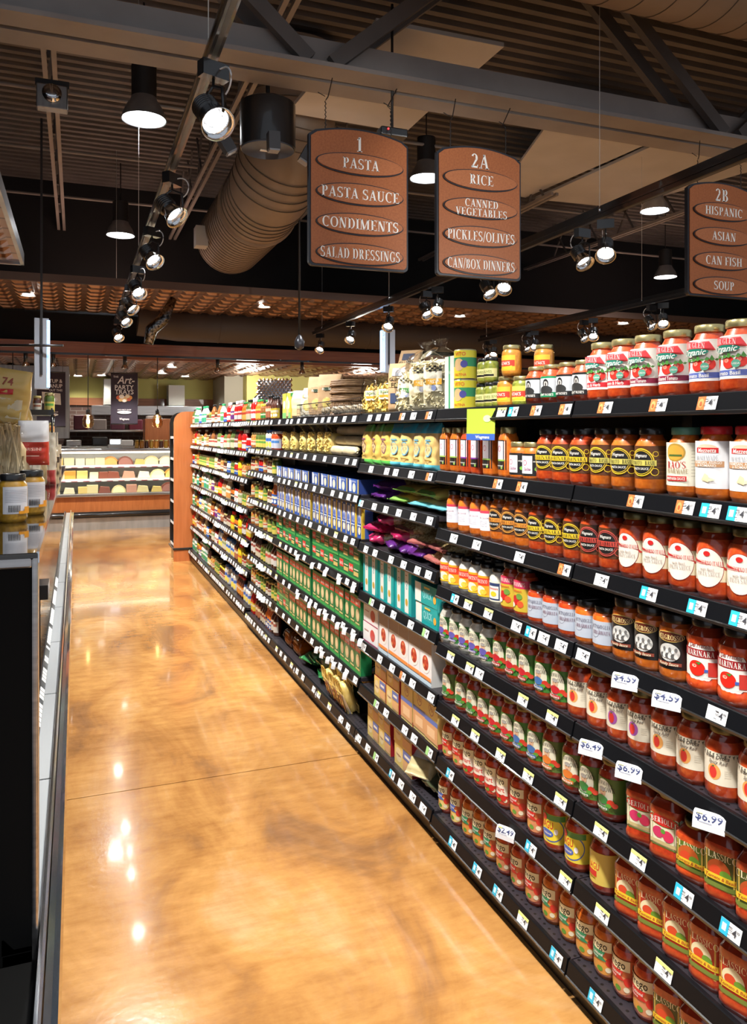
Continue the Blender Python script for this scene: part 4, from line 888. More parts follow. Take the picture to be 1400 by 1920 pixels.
def d_artica(blob):
    def f(c, R, H):
        wrap(c, R, 2.2, .22 * H, .66 * H, (.74, .69, .56)); c.ell(-.004, .39 * H, .016, .018, blob); c.ell(-.006, .385 * H, .009, .014, (.62, .04, .03)); c.poly([(-.01, .47 * H), (-.002, .48 * H), (-.005, .45 * H)], (.06, .15, .04))
        c.text('Dave Ortica', .002, .60 * H, .009, BK, slant=.3, maxw=.055); c.text('Spicy Red', .004, .53 * H, .008, (.15, .12, .1), slant=.3, maxw=.04)
        for i in range(4): c.rect(.020, .034, (.34 + .03 * i) * H, (.344 + .03 * i) * H, (.3, .25, .2))
        for i in range(12): c.poly([(-R + i * .008, .65 * H), (-R + i * .008 + .005, .66 * H), (-R + i * .008 + .003, .625 * H - .004 * (i % 3))], (.1, .1, .08))
    return f
def d_bertolli(c, R, H):
    wrap(c, R, 1.15, .22 * H, .70 * H, (.10, .22, .04)); wrap(c, R, 1.08, .24 * H, .68 * H, (.74, .70, .52)); c.ell(0, .60 * H, .036, .016, (.05, .16, .03)); c.ell(0, .60 * H, .034, .014, RED); c.text('BERTOLLI', 0, .60 * H, .013, W1, 'serif', maxw=.06, bend=-4)
    c.ell(-.012, .42 * H, .013, .014, (.55, .03, .12)); c.ell(.012, .40 * H, .013, .014, (.6, .03, .1)); c.ell(0, .45 * H, .006, .006, (.1, .3, .04)); c.rect(-.03, .03, .26 * H, .31 * H, (.5, .42, .2))
def d_classico(bg, fr):
    def f(c, R, H):
        wrap(c, R, 1.0, .18 * H, .72 * H, (.60, .42, .08)); wrap(c, R, .93, .20 * H, .70 * H, bg); c.text('CLASSICO', 0, .62 * H, .016, (.82, .75, .5), 'serif', maxw=.070)
        c.ell(-.002, .44 * H, .024, .024, fr); c.ell(-.008, .42 * H, .013, .013, (.62, .06, .02)); c.ell(.012, .40 * H, .012, .010, (.12, .3, .03))
        c.rect(-R * .9, R * .9, .30 * H, .38 * H, YEL); c.text('Tomato & Basil', 0, .34 * H, .0075, (.4, .05, .02), slant=.2, maxw=.06); c.rect(-R * .9, R * .9, .21 * H, .27 * H, (.15, .22, .04))
    return f
def d_prego(band, veg, smart=False):
    def f(c, R, H):
        wrap(c, R, 2.2, .14 * H, .68 * H, (.50, .10, .03)); c.ell(.012, .25 * H, .03, .024, veg); c.ell(-.014, .22 * H, .016, .012, (.65, .30, .06)); c.ell(.03, .33 * H, .012, .012, (.62, .03, .02)); c.ell(.002, .19 * H, .009, .007, (.12, .3, .04)); c.ell(.026, .2 * H, .008, .007, (.78, .7, .5))
        c.rect(-R * 1.3, R * .85, .50 * H, .68 * H, (.78, .70, .45)); c.text('Prego', -.004, .60 * H, .021, BK, maxw=.054)
        if smart: c.rect(-R * 1.3, R * .85, .30 * H, .50 * H, (.76, .70, .6)); c.text('Smart', -.002, .42 * H, .017, RED, maxw=.052); c.ell(.02, .25 * H, .010, .011, RED); c.rect(-R * 1.2, .005, .22 * H, .3 * H, RED)
        else: c.poly([(-R * 1.2, .50 * H), (.018, .50 * H), (.010, .41 * H), (.022, .34 * H), (-R * 1.2, .34 * H)], band); c.text('Traditional', -.008, .44 * H, .008, W1, maxw=.038); c.text('Sauce', -.012, .385 * H, .006, W1)
        c.rect(R * 1.35, R * 2.1, .16 * H, .40 * H, (.6, .58, .5))
    return f
def d_ragu(alt):
    def f(c, R, H):
        wrap(c, R, 2.3, .16 * H, .70 * H, (.62, .48, .10) if alt else (.74, .60, .06))
        if alt: c.poly([(-R * 1.3, .18 * H), (-R * .1, .2 * H), (.0, .5 * H), (-R * 1.3, .6 * H)], (.78, .66, .06)); c.text('RAGU', -.012, .46 * H, .018, RED, maxw=.04); c.rect(-R * 1.2, 0, .28 * H, .38 * H, RED)
        else:
            c.ell(0, .43 * H, .045, .040, BLU); c.ell(0, .43 * H, .042, .036, (.80, .66, .05)); c.rect(-R * 1.1, R * 1.1, .59 * H, .69 * H, (.08, .28, .07)); c.text('RAGU', -.012, .50 * H, .022, RED, maxw=.045); c.ell(-.012, .34 * H, .024, .012, BLU); c.text('Traditional', -.012, .34 * H, .007, W1, maxw=.035); c.ell(-.02, .63 * H, .01, .01, RED); c.ell(.02, .40 * H, .006, .009, (.85, .85, .9))
    return f
def d_cur(col): 
    def f(c, R, H): wrap(c, R, 1.2, .16 * H, .66 * H, col); wrap(c, R, 1.15, .30 * H, .50 * H, (.62, .05, .03)); c.text("PATAK'S", 0, .40 * H, .010, W1, maxw=.045); c.poly([(-.03, .2 * H), (.03, .2 * H), (.03, .32 * H)], YEL)
    return f
def d_pick(c, R, H): wrap(c, R, 1.5, .2 * H, .55 * H, (.75, .68, .3)); c.text('OLIVES', 0, .42 * H, .009, (.1, .2, .03), maxw=.04); c.rect(-R, R, .24 * H, .32 * H, BK)
def d_can(c, R, H): wrap(c, R, 2.6, .03 * H, .96 * H, (.76, .66, .04)); wrap(c, R, 2.6, .42 * H, .72 * H, (.04, .30, .12)); c.ell(-.006, .48 * H, .022, .024, (.75, .5, .25)); c.ell(.016, .5 * H, .014, .014, (.08, .08, .35)); c.text('VITO', 0, .84 * H, .014, (.75, .1, .03), maxw=.05); c.text('PASTINA', 0, .15 * H, .010, (.7, .12, .03), maxw=.05)
kind('organicA', 'large organic sauce jar, red band', 'jar', .045, .168, S_RED, GOLD, d_organic((.55, .02, .03), 'Tomato & Herb'))
kind('organicB', 'large organic sauce jar, maroon band', 'jar', .045, .168, S_RED, GOLD, d_organic(MAR, 'Fire Roasted Tomato'))
kind('organicC', 'large organic sauce jar, blue band', 'jar', .045, .168, S_RED, GOLD, d_organic((.10, .14, .42), 'Tomato Basil'))
kind('portA', 'small sauce jar, dark portrait label', 'jar', .036, .125, S_RED, GOLD, d_portrait(BK)); kind('portB', 'small sauce jar, green portrait label', 'jar', .036, .125, S_RED, GOLD, d_portrait((.01, .25, .10)))
kind('curry', 'orange curry jar, red and yellow label', 'jar', .034, .105, S_CRY, GOLD, d_cur((.8, .5, .05)), 'wide'); kind('currg', 'green relish jar, red and yellow label', 'jar', .034, .10, S_GRN, GOLD, d_cur((.7, .65, .1)), 'wide')
kind('pick', 'small green pickle jar', 'jar', .027, .09, S_GRN, BLK, d_pick, 'wide'); kind('can', 'yellow and green pasta can', 'can', .043, .115, pm((.6, .58, .5), .3, .8), pm((.7, .66, .4), .3, .8), d_can, 'can', obj='can')
kind('slimA', 'tall slim sauce jar', 'jar', .031, .175, S_ORG, GOLD, d_slim((.3, .5, .1)), 'wide', 5); kind('slimB', 'tall slim sauce jar, purple stripe', 'jar', .031, .175, S_RED, GOLD, d_slim((.2, .03, .3)), 'wide', 5)
kind('small', 'short sauce jar, black and white label', 'jar', .038, .125, S_ORG, GOLD, d_small, 'wide')
kind('wegR', 'red sauce jar, round yellow ringed label', 'jar', .042, .168, S_RED, BLK, d_weg(YEL, 'MARINARA', YEL)); kind('wegO', 'orange sauce jar, wide yellow band label', 'jar', .043, .17, S_ORG, BLK, d_weg((.62, .55, .12), 'TOMATO & BASIL', YEL))
kind('wegV', 'orange sauce jar, round orange ringed label', 'jar', .041, .168, S_ORG, BLK, d_weg((.75, .28, .04), 'VODKA SAUCE', (.70, .32, .06))); kind('wegP', 'red sauce jar, round red ringed label', 'jar', .042, .168, S_RED, BLK, d_weg((.6, .07, .05), 'ARRABBIATA', (.55, .08, .06)))
kind('rao', 'cream labelled marinara jar, green lid', 'jar', .044, .17, S_ORG, pm((.12, .30, .22), .35), d_rao); kind('home', 'white labelled three cheese sauce jar, red lid', 'jar', .046, .172, S_ORG, pm((.62, .02, .03), .35), d_home)
kind('plain', 'narrow bottle, white label and red stripe', 'jar', .031, .155, S_ORG, BLK, d_plain((.6, .05, .10)), 'std'); kind('italia', 'red sauce jar, oval cream label', 'jar', .046, .172, S_RED, OLIVE, d_italia)
kind('white', 'white cream sauce jar, orange label', 'jar', .036, .135, S_WHT, BLK, d_yel, 'std'); kind('prima', 'white sauce jar, navy framed label', 'jar', .037, .135, S_WHT, BLK, d_prima); kind('vinnie', 'red jar, pink and yellow label', 'jar', .042, .165, S_RED, BLK, d_vinnie)
kind('blue', 'short red jar, grey blue label', 'jar', .042, .125, S_RED, BLK, d_blue, 'wide'); kind('blueO', 'short orange jar, grey blue label', 'jar', .041, .125, S_ORG, BLK, d_blue, 'wide')
kind('grosso', 'wide shouldered jar, black family photo label', 'jar', .045, .165, S_ORG, BLK, d_grosso, 'wide'); kind('fratelli', 'large marinara jar, white tomato label', 'jar', .048, .172, S_RED, BLK, d_fratelli, 'waist')
kind('newW', 'white sauce jar, green portrait label', 'jar', .040, .15, S_WHT, BLK, d_newman((.12, .1, .4), (.04, .22, .05)))
kind('newR', 'red sauce jar, green label, red band', 'jar', .041, .165, S_RED, OLIVE, d_newman((.5, .02, .03), (.05, .20, .03))); kind('newB', 'sauce jar, green label, blue band', 'jar', .041, .165, S_RED, OLIVE, d_newman((.05, .15, .4), (.05, .20, .03)))
kind('newD', 'dark sauce jar, green label, orange band', 'jar', .043, .168, S_DRK, OLIVE, d_newman((.65, .18, .03), (.10, .15, .03))); kind('newG', 'dark sauce jar, green label, green band', 'jar', .043, .168, S_DRK, OLIVE, d_newman((.03, .2, .05), (.08, .17, .03)))
kind('artR', 'red jar, cream label, orange tomato', 'jar', .045, .168, S_RED, OLIVE, d_artica((.75, .35, .1))); kind('artP', 'red jar, cream label, purple tomato', 'jar', .043, .165, S_RED, OLIVE, d_artica((.35, .1, .4)))
kind('bert', 'dark jar, green framed label, red berries', 'jar', .045, .175, S_DRK, OLIVE, d_bertolli, 'waist', 6)
kind('clG', 'square jar, green and yellow label', 'jar', .045, .175, S_DRK, OLIVE, d_classico((.05, .07, .015), (.45, .08, .02)), 'waist', 5); kind('clR', 'square jar, red and yellow label', 'jar', .045, .175, S_DRK, OLIVE, d_classico((.42, .02, .012), (.75, .7, .45)), 'waist', 5)
kind('clS', 'short square jar, green and yellow label', 'jar', .044, .14, S_RED, OLIVE, d_classico((.08, .16, .02), (.5, .1, .02)), 'waist', 5)
kind('prB', 'sauce jar, cream label, blue band', 'jar', .040, .158, S_RED, OLIVE, d_prego(BLU, (.8, .6, .2))); kind('prG', 'sauce jar, cream label, green band', 'jar', .041, .16, S_ORG, OLIVE, d_prego((.01, .22, .10), (.7, .3, .06)))
kind('prR', 'sauce jar, cream label, red band', 'jar', .041, .16, S_RED, OLIVE, d_prego(RED, (.62, .25, .12))); kind('prS', 'sauce jar, cream and red heart label', 'jar', .041, .16, S_RED, OLIVE, d_prego(RED, (.5, .05, .03), True))
kind('rag', 'sauce jar, yellow label with blue oval', 'jar', .044, .165, S_RED, OLIVE, d_ragu(0)); kind('rag2', 'sauce jar, plain yellow label', 'jar', .046, .165, S_DRK, OLIVE, d_ragu(1))
LVN = ['top', 'second', 'third', 'fourth', 'fifth', 'sixth', 'seventh', 'bottom']
def lvname(l, b): return 'bottom' if l == len(LV[b]) - 1 else LVN[l]
def bay_of(y):
    for i in range(10):
        if y < YB[i + 1]: return i
    return 9
REG = {}
def surf(l, b): return LV[b][l] + LIPH / 2
TURN = {'organicA': .06, 'organicB': .06, 'organicC': .06, 'slimA': .0, 'slimB': 0, 'prB': .12, 'prG': .15, 'prR': .12, 'prS': .15, 'can': .5, 'grosso': .38, 'wegR': .33, 'wegO': .33, 'wegV': .33, 'wegP': .33}
def put(k, x, y, z, l, b, rz=None, jit=.12, extra=''):
    q = K[k]; name = {'jar': 'sauce_jar', 'can': 'food_can'}.get(q['obj'], q['obj'])
    if k in ('pick',): name = 'pickle_jar'
    o = bpy.data.objects.new(name, None); C.objects.link(o); o.empty_display_size = .03; o.location = (x, y, z)
    o.rotation_euler = (0, 0, TURN.get(k, .27) + random.uniform(-jit, jit) if rz is None else rz)
    for pn, me in q['P']:
        c = bpy.data.objects.new(pn, me); C.objects.link(c); c.parent = o
    o['category'] = q['cat']; REG.setdefault((k, l, b if b > 1 else 'n', extra), []).append((y, o, b)); return o
def row(l, items, x_in=.012, push=True):
    """front row of the two near bays: items = (kind, frame column of its middle)"""
    prev = None
    for k, px in items:
        R = K[k]['R']; X = WX + x_in + R; y = yof(px, X)
        if prev is not None and push: y = min(y, prev[0] - prev[1] - R - .0015)
        b = bay_of(y)
        put(k, X, y, surf(l, min(b, 1)), l, min(b, 1)); prev = (y, R)
def seq(k, *px): return [(k, p) for p in px]
row(0, seq('organicA', 1131, 1170) + seq('organicB', 1215, 1270) + seq('organicC', 1330, 1390, 1455))
row(0, seq('portA', 1006) + seq('portB', 1035) + seq('portA', 1065, 1096))
for i in range(4): put('curry', 1.49, yof(1020 + 30 * i, 1.49), surf(0, 1) + (.105 if i == 0 else .03), 0, 1, extra='behind')
row(0, seq('pick', 905, 921, 937 - 2)); row(0, seq('curry', 950) + seq('currg', 979))
for i, (k, px) in enumerate((('pick', 908), ('pick', 921), ('curry', 959), ('can', 872))):
    R = K[k]['R']; X = WX + .012 + R; z = {'pick': .09, 'curry': .105, 'can': .115}[k]
    put(k, X, yof(px, X), surf(0, 1) + z + .0005, 0, 1, extra='upper')
row(0, seq('can', 872)); put('can', WX + .14, yof(905, WX + .14), surf(0, 1), 0, 1, extra='behind')
row(1, seq('slimA', 841, 861) + seq('slimB', 881, 901) + seq('slimA', 924, 953)); row(1, seq('small', 976, 1001))
row(1, seq('wegR', 1030, 1060, 1095) + seq('wegO', 1136, 1176, 1222) + seq('rao', 1285) + seq('home', 1343, 1410, 1480))
row(2, seq('plain', 852, 874, 896, 916) + seq('wegV', 936, 958, 985) + seq('wegR', 1014, 1047, 1082) + seq('wegP', 1112, 1142) + seq('italia', 1182, 1225, 1276, 1329, 1381, 1440))
row(3, seq('white', 842, 858, 878, 896, 914) + seq('prima', 937) + seq('vinnie', 960, 984) + seq('blue', 1007, 1032, 1067) + seq('blueO', 1103, 1133) + seq('grosso', 1172, 1218, 1260) + seq('fratelli', 1304, 1361, 1420))
row(4, seq('newW', 843, 861, 876, 892, 915) + seq('newR', 946, 971, 996) + seq('newB', 1027) + seq('newR', 1058) + seq('artR', 1091, 1130) + seq('artP', 1165, 1203) + seq('artR', 1250, 1302, 1360, 1425))
for i in range(5): put('newW', WX + .15, yof(862 + i * 17, WX + .15), surf(4, 1), 4, 1, extra='behind')
for i in range(5): put('white', WX + .14, yof(862 + i * 18, WX + .14), surf(3, 1), 3, 1, extra='behind')
row(5, seq('newG', 850, 874, 896) + seq('newR', 909, 925, 951) + seq('newB', 983, 1010) + seq('newD', 1043, 1081) + seq('newG', 1112, 1146)); row(5, seq('bert', 1214, 1252) + seq('clS', 1297) + seq('clG', 1344, 1401, 1470))
row(6, seq('prR', 849, 869) + seq('prS', 889, 909, 930, 950) + seq('prR', 980, 1013) + seq('rag', 1046, 1087) + seq('rag2', 1137)); row(6, seq('clR', 1191, 1230, 1275, 1318, 1357, 1411, 1475))
row(7, seq('prB', 841, 864) + seq('prG', 887, 906, 926) + seq('prR', 953, 981, 1009) + seq('prG', 1042, 1075, 1103, 1138) + seq('prR', 1175, 1209) + seq('clG', 1252, 1301, 1355))
# ---- cartons
def carton(name, desc, cat, D, W_, H, side, front, endf=None, top=None):
    m = MB(); m.box((0, -W_ / 2, 0), (D, W_ / 2, H), pm(side, .4, name='carton', coat=.2)); 
    c = Canvas(lambda s, t, l: (-l, -s, t), mb=m, e=.0004, step=1); c.W = W_; c.Hh = H; front(c, W_, H)
    if endf: c2 = Canvas(lambda s, t, l: (s, -W_ / 2 - l, t), mb=m, e=.0004, step=1); endf(c2, D, H)
    me = m.mesh('carton'); K[name] = dict(desc=desc, cat=cat, me=me, W=W_, D=D, H=H)
def putc(k, x, y, z, l, b, rz=0, extra='', nm='pasta_box'):
    o = bpy.data.objects.new(nm, K[k]['me']); C.objects.link(o); o.location = (x, y, z); o.rotation_euler = (0, 0, rz); o['category'] = K[k]['cat']
    REG.setdefault((k, l, b if b > 1 else 'n', extra), []).append((y, o, b)); return o
def f_blue(vert):
    def f(c, W_, H):
        c.rect(-W_ / 2, W_ / 2, 0, H, (.03, .10, .42)); c.rect(W_ / 2 - .012, W_ / 2, 0, H, YEL)
        if vert: c.rect(-W_ * .2, W_ * .22, H * .45, H * .92, (.78, .80, .85)); c.ell(0, H * .55, W_ * .16, H * .12, BLU); c.ell(0, H * .22, W_ * .25, W_ * .27, (.75, .70, .55)); c.rect(-W_ * .4, W_ * .3, H * .36, H * .4, (.5, .6, .8))
        else: c.rect(-W_ * .45, -W_ * .2, H * .12, H * .9, (.72, .75, .85)); c.ell(.01, H * .40, W_ * .16, W_ * .16, (.78, .72, .55)); c.text('De Cecco', .01, H * .85, H * .13, W1, maxw=W_ * .4)
        c.rect(-W_ / 2 + .004, -W_ / 2 + W_ * .25, H * .94, H * .98, W1)
    return f
def f_green(rot):
    def f(c, W_, H):
        c.rect(-W_ / 2, W_ / 2, 0, H, (.012, .20, .06)); c.rect(-W_ / 2, W_ / 2, 0, H * .12, (.06, .38, .08))
        if rot: c.rect(-W_ * .46, -W_ * .08, H * .40, H * .88, (.72, .04, .03)); c.text('Barilla', -W_ * .27, H * .64, H * .22, W1, maxw=W_ * .32); c.rect(-W_ * .02, W_ * .4, H * .25, H * .5, (.62, .45, .15)); c.rect(-.0, W_ * .4, H * .6, H * .68, (.6, .6, .4))
        else: c.rect(-W_ * .45, W_ * .45, H * .68, H * .9, (.68, .05, .03)); c.text('Barilla', 0, H * .79, H * .10, W1, maxw=W_ * .8); c.ell(0, H * .42, W_ * .33, W_ * .38, (.62, .48, .25)); c.ell(.004, H * .42, W_ * .2, W_ * .22, (.75, .6, .35)); c.rect(-W_ * .35, W_ * .35, H * .14, H * .19, (.6, .5, .2))
    return f
def f_teal(c, W_, H): c.rect(-W_ / 2, W_ / 2, 0, H, (.01, .36, .36)); c.rect(-W_ * .22, W_ * .2, H * .04, H, W1); c.text('Q', -.0, H * .7, .02, (.02, .3, .35)); c.text('U', 0, H * .6, .016, (.02, .3, .35)); c.ell(0, H * .28, W_ * .13, W_ * .16, (.55, .35, .05)); c.rect(-W_ * .12, W_ * .1, H * .86, H * .88, (.4, .3, .1))
def f_tealh(c, W_, H): c.rect(-W_ / 2, W_ / 2, 0, H, (.01, .34, .34)); c.rect(-W_ * .47, -W_ * .2, H * .03, H * .97, W1); c.text('QUICK', W_ * .08, H * .5, H * .34, (.3, .7, .7), maxw=W_ * .4); c.ell(W_ * .4, H * .4, H * .16, H * .18, (.75, .38, .05)); c.rect(-W_ * .05, W_ * .2, H * .78, H * .88, (.65, .5, .1))
def e_teal(c, D, H): c.rect(0, D, 0, H, (.02, .35, .36)); [c.rect(.02, D - .02, H * (.15 + .13 * i), H * (.18 + .13 * i), (.45, .65, .65)) for i in range(6)]
def f_white(c, W_, H): c.rect(-W_ / 2, W_ / 2, 0, H, (.78, .77, .78)); c.rect(-W_ / 2, W_ / 2, H * .7, H, (.30, .22, .2)); c.ell(0, H * .46, W_ * .36, W_ * .36, (.85, .83, .8)); c.ell(0, H * .47, W_ * .26, W_ * .27, (.55, .06, .03)); [c.ell(W_ * .16 * math.cos(a), H * .47 + W_ * .16 * math.sin(a), W_ * .06, W_ * .06, (.7, .35, .15) if i % 2 else (.35, .03, .02)) for i, a in enumerate([.3, 1.6, 2.9, 4, 5.2])]; c.rect(-W_ / 2, W_ / 2, H * .12, H * .20, (.78, .26, .06)); c.rect(-W_ / 2, W_ / 2, 0, H * .1, (.55, .68, .78))
def f_whiteh(c, W_, H): c.rect(-W_ / 2, W_ / 2, 0, H, (.80, .79, .80)); c.ell(W_ * .15, H * .5, H * .34, H * .3, (.55, .05, .05)); c.rect(-W_ / 2, W_ / 2, 0, H * .06, (.35, .02, .1)); c.rect(-W_ * .4, -W_ * .1, H * .6, H * .66, (.5, .3, .3))
def f_yel(c, W_, H): c.rect(-W_ / 2, W_ / 2, 0, H, (.74, .54, .16)); c.ell(-W_ * .25, H * .5, W_ * .18, H * .32, (.75, .62, .35)); c.text('Hodgson', -W_ * .25, H * .5, H * .1, (.3, .1, .08), maxw=W_ * .3); c.rect(0, W_ / 2, H * .55, H * .95, (.10, .16, .45)); c.rect(.002, W_ / 2 - .004, H * .08, H * .50, (.68, .38, .18)); c.rect(W_ * .1, W_ * .4, H * .68, H * .80, W1)
def f_yelv(c, W_, H): c.rect(-W_ / 2, W_ / 2, 0, H, (.74, .58, .20)); c.ring(0, H * .76, W_ * .2, H * .16, W_ * .025, (.35, .08, .15)); c.text('76', 0, H * .76, H * .13, (.35, .1, .1), maxw=W_ * .25); c.rect(-W_ / 2, W_ / 2, H * .44, H * .54, (.08, .16, .5)); c.rect(-W_ / 2, W_ / 2, H * .06, H * .44, (.64, .34, .16)); c.rect(-W_ * .3, W_ * .3, H * .15, H * .35, (.78, .52, .3))
def e_redbar(c, D, H): c.rect(0, D, 0, H, (.40, .02, .03)); c.rect(D * .35, D * .7, H * .2, H * .75, W1); [c.rect(D * (.38 + .05 * i), D * (.395 + .05 * i), H * .25, H * .7, BK) for i in range(6)]
carton('blH', 'blue spaghetti box lying flat', 'box', .28, .15, .075, (.02, .07, .30), f_blue(0), lambda c, D, H: c.rect(0, D, 0, H, (.03, .06, .25)))
carton('blV', 'tall blue pasta box', 'box', .06, .075, .17, (.70, .52, .04), f_blue(1), lambda c, D, H: (c.rect(0, D, 0, H, (.72, .52, .05)), c.rect(.015, D, 0, H, BLU)))
carton('grH', 'green pasta box lying flat', 'box', .30, .17, .085, (.015, .18, .06), f_green(1))
carton('grV', 'tall green pasta box', 'box', .06, .085, .17, (.015, .22, .07), f_green(0)); carton('grW', 'wide green lasagna box', 'box', .07, .17, .17, (.015, .22, .07), f_green(0))
carton('teal', 'tall teal and white quinoa box', 'box', .12, .10, .20, (.01, .34, .34), f_teal, e_teal); carton('tealH', 'teal quinoa box lying flat', 'box', .14, .22, .085, (.01, .34, .34), f_tealh, e_teal)
carton('whi', 'white and grey pasta box with salad photo', 'box', .16, .115, .19, (.7, .69, .68), f_white); carton('whH', 'white pasta box lying flat', 'box', .2, .2, .095, (.72, .71, .7), f_whiteh)
carton('yeH', 'yellow box with blue corner lying flat', 'box', .30, .15, .095, (.42, .02, .03), f_yel, e_redbar); carton('yeV', 'tall yellow box with blue band', 'box', .22, .125, .19, (.68, .52, .16), f_yelv, lambda c, D, H: (c.rect(0, D, .02, H, (.68, .52, .18)), c.rect(0, D, 0, .02, (.42, .02, .03))))
carton('redB', 'red box with barcode end', 'box', .26, .2, .10, (.45, .02, .03), f_yel, e_redbar)
def cruns(k, l, b, y0, y1, x=WX + .012, gap=.003, stack=1, extra=''):
    q = K[k]; y = y1 - q['W'] / 2
    while y > y0 + q['W'] / 2 - .001:
        for s in range(stack): putc(k, x + random.uniform(0, .006), y, surf(l, b) + s * (q['H'] + .0006), l, b, random.uniform(-.012, .012), extra if not extra else extra)
        y -= q['W'] + gap
# fifth and fourth bays: boxed pasta
for b in (4, 3):
    y0, y1 = YB[b] + .01, YB[b + 1] - .01
    cruns('blH', 2, b, y0, y1, gap=.022); cruns('blV', 3, b, y0, y1, gap=.006); cruns('grH', 4, b, y0, y1, stack=2)
    cruns('grV', 5, b, y0, y1, gap=.003)
    if b == 3: cruns('grV', 6, b, y0, y1, gap=.003)
    else: cruns('grH', 6, b, y0 + .55, y1, stack=2); cruns('grV', 6, b, y0, y0 + .54)
putc('blV', WX + .012, YB[3] - .048, surf(2, 2), 2, 2, extra='s') if False else None
# third bay
y0, y1 = YB[2] + .01, YB[3] - .01
cruns('teal', 4, 2, y0 + .27, y1, gap=.002); cruns('tealH', 4, 2, y0 + .01, y0 + .25, stack=2)
cruns('whH', 5, 2, y1 - .22, y1, stack=2); cruns('whi', 5, 2, y0, y1 - .22, gap=.004)
cruns('yeH', 6, 2, y0 + .42, y1 - .16, stack=2); cruns('yeV', 6, 2, y0, y0 + .40)
cruns('yeH', 7, 2, y0 + .50, y1 - .06, stack=2); cruns('redB', 7, 2, y0 + .26, y0 + .48, stack=2)
# ---- bags
def bag(name, desc, W_, D, H, cols, seal=.02, amp=.006, art=None, n=14, top='flat', obj='pasta_bag', seed=0, mats=None, inner=None):
    m = MB(); nt = 14; rim = 2 * n; vs = []; rr = random.Random(seed)
    def th(t): 
        f = max(0, min(1, t / H))
        if top == 'pillow': return D / 2 * max(0, math.sin(PI * min(1, max(0, (f - .05) / .9)))) ** .6 + .0015
        return D / 2 * min(1, (f / .08) ** .6 if f < .08 else 1) * min(1, ((1 - f) / .3) ** .7 if f > .7 else 1) + .002
    def wd(t):
        f = t / H
        if top == 'tie' and f > .72: return W_ / 2 * (.14 + .86 * abs(math.cos((f - .72) / .17 * PI / 2)) if f < .89 else .14 + (f - .89) / .11 * .35)
        if top == 'paper': return W_ / 2
        return W_ / 2 * (1 - .04 * math.sin(f * 9))
    def P(a, t, l=0):
        c_, s_ = math.cos(a), math.sin(a); e = .55
        x = -th(t) * math.copysign(abs(c_) ** e, c_); y = -wd(t) * math.copysign(abs(s_) ** e, s_)
        nn = noise.noise(Vector((x * 30 + seed, y * 45, t * 45))) * amp * .9 + noise.noise(Vector((y * 14, t * 14, seed))) * amp * .6 + abs(noise.noise(Vector((y * 70, t * 22, seed + 5)))) * amp * .7
        k = (1 + l / max(.02, math.hypot(x, y)))
        return (x * k + nn * (1 if c_ > 0 else -1) * -1, y * k, t)
    N = 26
    for j in range(nt * 2 + 1):
        t = H * j / (nt * 2)
        for i in range(N): vs.append(P(2 * PI * i / N, t))
    for j in range(nt * 2):
        f = (j + .5) / (nt * 2); mt = cols[-1][1]
        for lim, cc in cols:
            if f <= lim: mt = cc; break
        mt = mt if not isinstance(mt, tuple) else pm(mt, .35, name='bag_film', coat=.4)
        m.add([vs[j * N + i] for i in range(N)] + [vs[(j + 1) * N + i] for i in range(N)], [(i, (i + 1) % N, N + (i + 1) % N, N + i) for i in range(N)], mt, True)
    m.add(vs[:N], [tuple(range(N))], mt)
    bm = bmesh.new(); me = m.mesh('bag'); bm.from_mesh(me); bmesh.ops.remove_doubles(bm, verts=bm.verts, dist=1e-5); bm.to_mesh(me); bm.free()
    Pp = [('wrapper', me)]
    if art:
        def f(s, t, l):
            a = math.asin(max(-1, min(1, s / (wd(t) + 1e-6))) ** 1) if True else 0
            sa = abs(s) / (wd(t)); sa = min(.98, sa) ** (1 / .55); a = math.copysign(math.asin(sa), s)
            return P(a, t, l + .0015)
        c = Canvas(f, W_, H, e=.0004); art(c, W_, H); Pp.append(('print', c.mb.mesh('print')))
    if inner:
        q = MB(); mi, kind_ = inner; fill = .74 if top == 'tie' else .72
        q.lathe([(W_ / 2 * .6, .006), (W_ / 2 * .84, .03 * H + .01), (W_ / 2 * .86, fill * H * .45), (W_ / 2 * .84, fill * H * .8), (W_ / 2 * .5, fill * H * .96)], mi, 16, Matrix.Diagonal((D / W_ * .98, 1, 1, 1)), sq=4)
        cnt_ = 170 if H > .22 else 120
        for i in range(cnt_):
            for _ in range(20):
                t = rr.uniform(.04, fill - .06) * H; s = rr.uniform(-.92, .92) * W_ / 2 * .92; x = rr.choice((-1, -1, 1)) * rr.uniform(.75, 1.0) * th(t) * .98
                if (abs(s) / (W_ / 2)) ** 3 + (abs(x) / (D / 2)) ** 3 < .7: break
            a = rr.uniform(0, 6.28); e = rr.uniform(-1, 1)
            if kind_ == 'shell': L_, r_ = .015, .009
            elif kind_ == 'stick': L_, r_ = .09, .006; a = PI / 2; e = rr.uniform(1.35, 1.75)
            elif kind_ == 'long': L_, r_ = .05, .0035; a = PI / 2; e = rr.uniform(1.1, 1.9)
            else: L_, r_ = .03, .0048
            d_ = Vector((math.cos(a) * math.cos(e) * .6, math.sin(a) * math.cos(e), math.sin(e))) * L_; p0 = Vector((x * .88, s * .92, max(t, .03)))
            b_ = Vector((rr.uniform(-1, 1), rr.uniform(-1, 1), rr.uniform(-1, 1))) * L_ * (.05 if kind_ == 'stick' else .35)
            q.tube([p0 - d_, p0 + b_, p0 + d_], r_, mi, 5)
        Pp.append(('contents', q.mesh('contents')))
    K[name] = dict(desc=desc, cat='bag', R=W_ / 2, W=W_, H=H, D=D, P=Pp, obj=obj)
